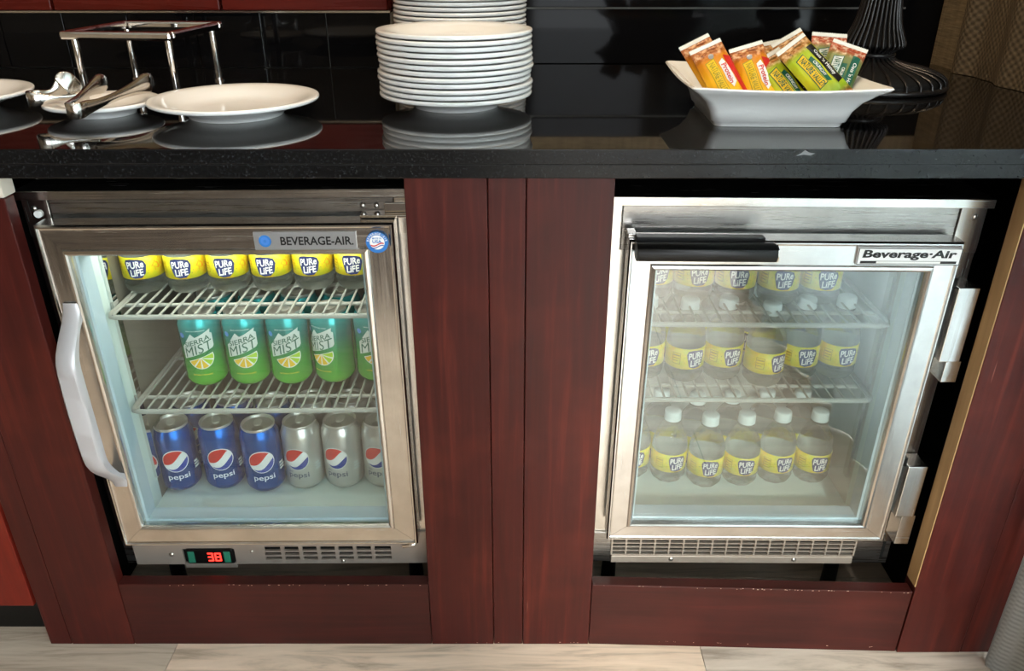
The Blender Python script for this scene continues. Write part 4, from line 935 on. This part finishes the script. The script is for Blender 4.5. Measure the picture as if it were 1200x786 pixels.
def snack(kind, label, x, y, z, roll, lean, yaw=0.0):
    t = thing('snack_bar', label, 'snack bar', (0, 0, 0), group='snack bars in the dish')
    t.matrix_world = Matrix.Translation((x, y, z-0.014)) @ Matrix.Rotation(R(yaw), 4, 'Z') @ Matrix.Rotation(R(-lean), 4, 'X') @ Matrix.Rotation(R(roll), 4, 'Y')
    copies(BAR[kind], t); return t
snack('yellow', 'yellow protein snack bar at the left end of the dish, front one', 0.296, 0.180, 0.949, -24, 32, 4)
snack('yellow', 'orange edged snack bar tucked behind the front yellow bar at the left end', 0.288, 0.205, 0.954, -26, 34, 6)
snack('yellow', 'second yellow protein snack bar, right of the leftmost ones', 0.348, 0.186, 0.946, -17, 32, 0)
snack('yellow', 'snack bar lying flat, its white crimped end at the front rim', 0.350, 0.172, 0.9185, 84, 86, 0)
snack('green', 'small green and yellow snack bar half hidden beside the yellow bars', 0.389, 0.178, 0.940, -33, 36, 0)
snack('green', 'large green oat snack bar lying on top in the middle of the dish', 0.420, 0.164, 0.960, -38, 34, 0)
snack('green', 'green snack bar directly behind the large top one', 0.420, 0.200, 0.962, -31, 34, 0)
snack('green', 'pale green snack bar peeking out at the back of the pile', 0.402, 0.240, 0.945, -12, 30, 0)
snack('dark', 'dark green snack bar with a slanted white end at the right of the dish', 0.458, 0.186, 0.949, 20, 34, -8)
snack('dark', 'dark green snack bar with reddish print standing at the back right', 0.458, 0.226, 0.955, 4, 30, -4)

# ------------------------------------------------------------------ ribbed black lamp base
lb = thing('lamp_base', 'black ribbed metal lamp base standing behind the dish', 'lamp', (0.628, 0.478, ZC+0.0003))
prof = smooth_path([(0.126, 0.006, 0), (0.127, 0.010, 0), (0.122, 0.020, 0), (0.100, 0.030, 0), (0.062, 0.038, 0), (0.040, 0.046, 0), (0.033, 0.054, 0), (0.037, 0.061, 0), (0.047, 0.066, 0), (0.0500, 0.071, 0), (0.046, 0.082, 0), (0.037, 0.105, 0), (0.031, 0.140, 0), (0.027, 0.190, 0), (0.025, 0.260, 0)], 4)
rib_me = B().tube([(p[0], 0, p[1]) for p in prof], 0.0022, 6).mesh('rib', 'lacquer', True, 60)
NR = 30
for k in range(NR):
    o = link('rib', rib_me, lb); o.rotation_euler = (0, 0, 2*math.pi*k/NR)
B().lathe([(max(p[0]-0.0045, 0.001), p[1]) for p in prof], 40).build('core', 'cavity', lb, True)
def ring(r, z, rad): return B().tube([(r*math.cos(2*math.pi*i/48), r*math.sin(2*math.pi*i/48), z) for i in range(48)], rad, 8, True)
ring(0.126, 0.0052, 0.0048).build('foot_ring', 'lacquer', lb, True); ring(0.0345, 0.054, 0.004).build('waist_ring', 'lacquer', lb, True)

# ------------------------------------------------------------------ woven drapes
def drape(name, label, x0, y0, y1, z0, z1, amp, wl_, material, thick=0.004):
    b = B(); n = 120; pts = []
    for i in range(n+1):
        t = i/n; y = y0+(y1-y0)*t; x = x0+amp*(0.5+0.5*math.sin(2*math.pi*(y-y0)/wl_-1.3)+0.18*math.sin(2*math.pi*(y-y0)/wl_*2.3))
        pts.append((x, y))
    zs = [z0+(z1-z0)*k/10 for k in range(11)]
    vs_ = [(x, y, z) for z in zs for x, y in pts]+[(x+thick, y, z) for z in zs for x, y in pts]
    m = n+1; h = 11*m; fs = []
    for k in range(10):
        for i in range(n):
            fs.append((k*m+i, k*m+i+1, (k+1)*m+i+1, (k+1)*m+i)); fs.append((h+k*m+i, h+(k+1)*m+i, h+(k+1)*m+i+1, h+k*m+i+1))
    for i in range(n): fs += [(i, h+i, h+i+1, i+1), (10*m+i, 10*m+i+1, h+10*m+i+1, h+10*m+i)]
    for k in range(10): fs += [(k*m, (k+1)*m, h+(k+1)*m, h+k*m), (k*m+n, h+k*m+n, h+(k+1)*m+n, (k+1)*m+n)]
    b.add(vs_, fs); o = b.build(name, material, None, True, 70); return tag(o, label, 'curtain')
drape('woven_drape', 'tan basket-weave drape hanging against the wall at the worktop end', 0.858, 0.640, 0.20, ZC+0.001, 2.3, 0.014, 0.17, 'basket')
drape('floor_curtain', 'grey woven curtain reaching the floor beside the cabinet end panel', 0.815, -0.004, -1.60, 0.002, 2.35, 0.040, 0.155, 'curtain')
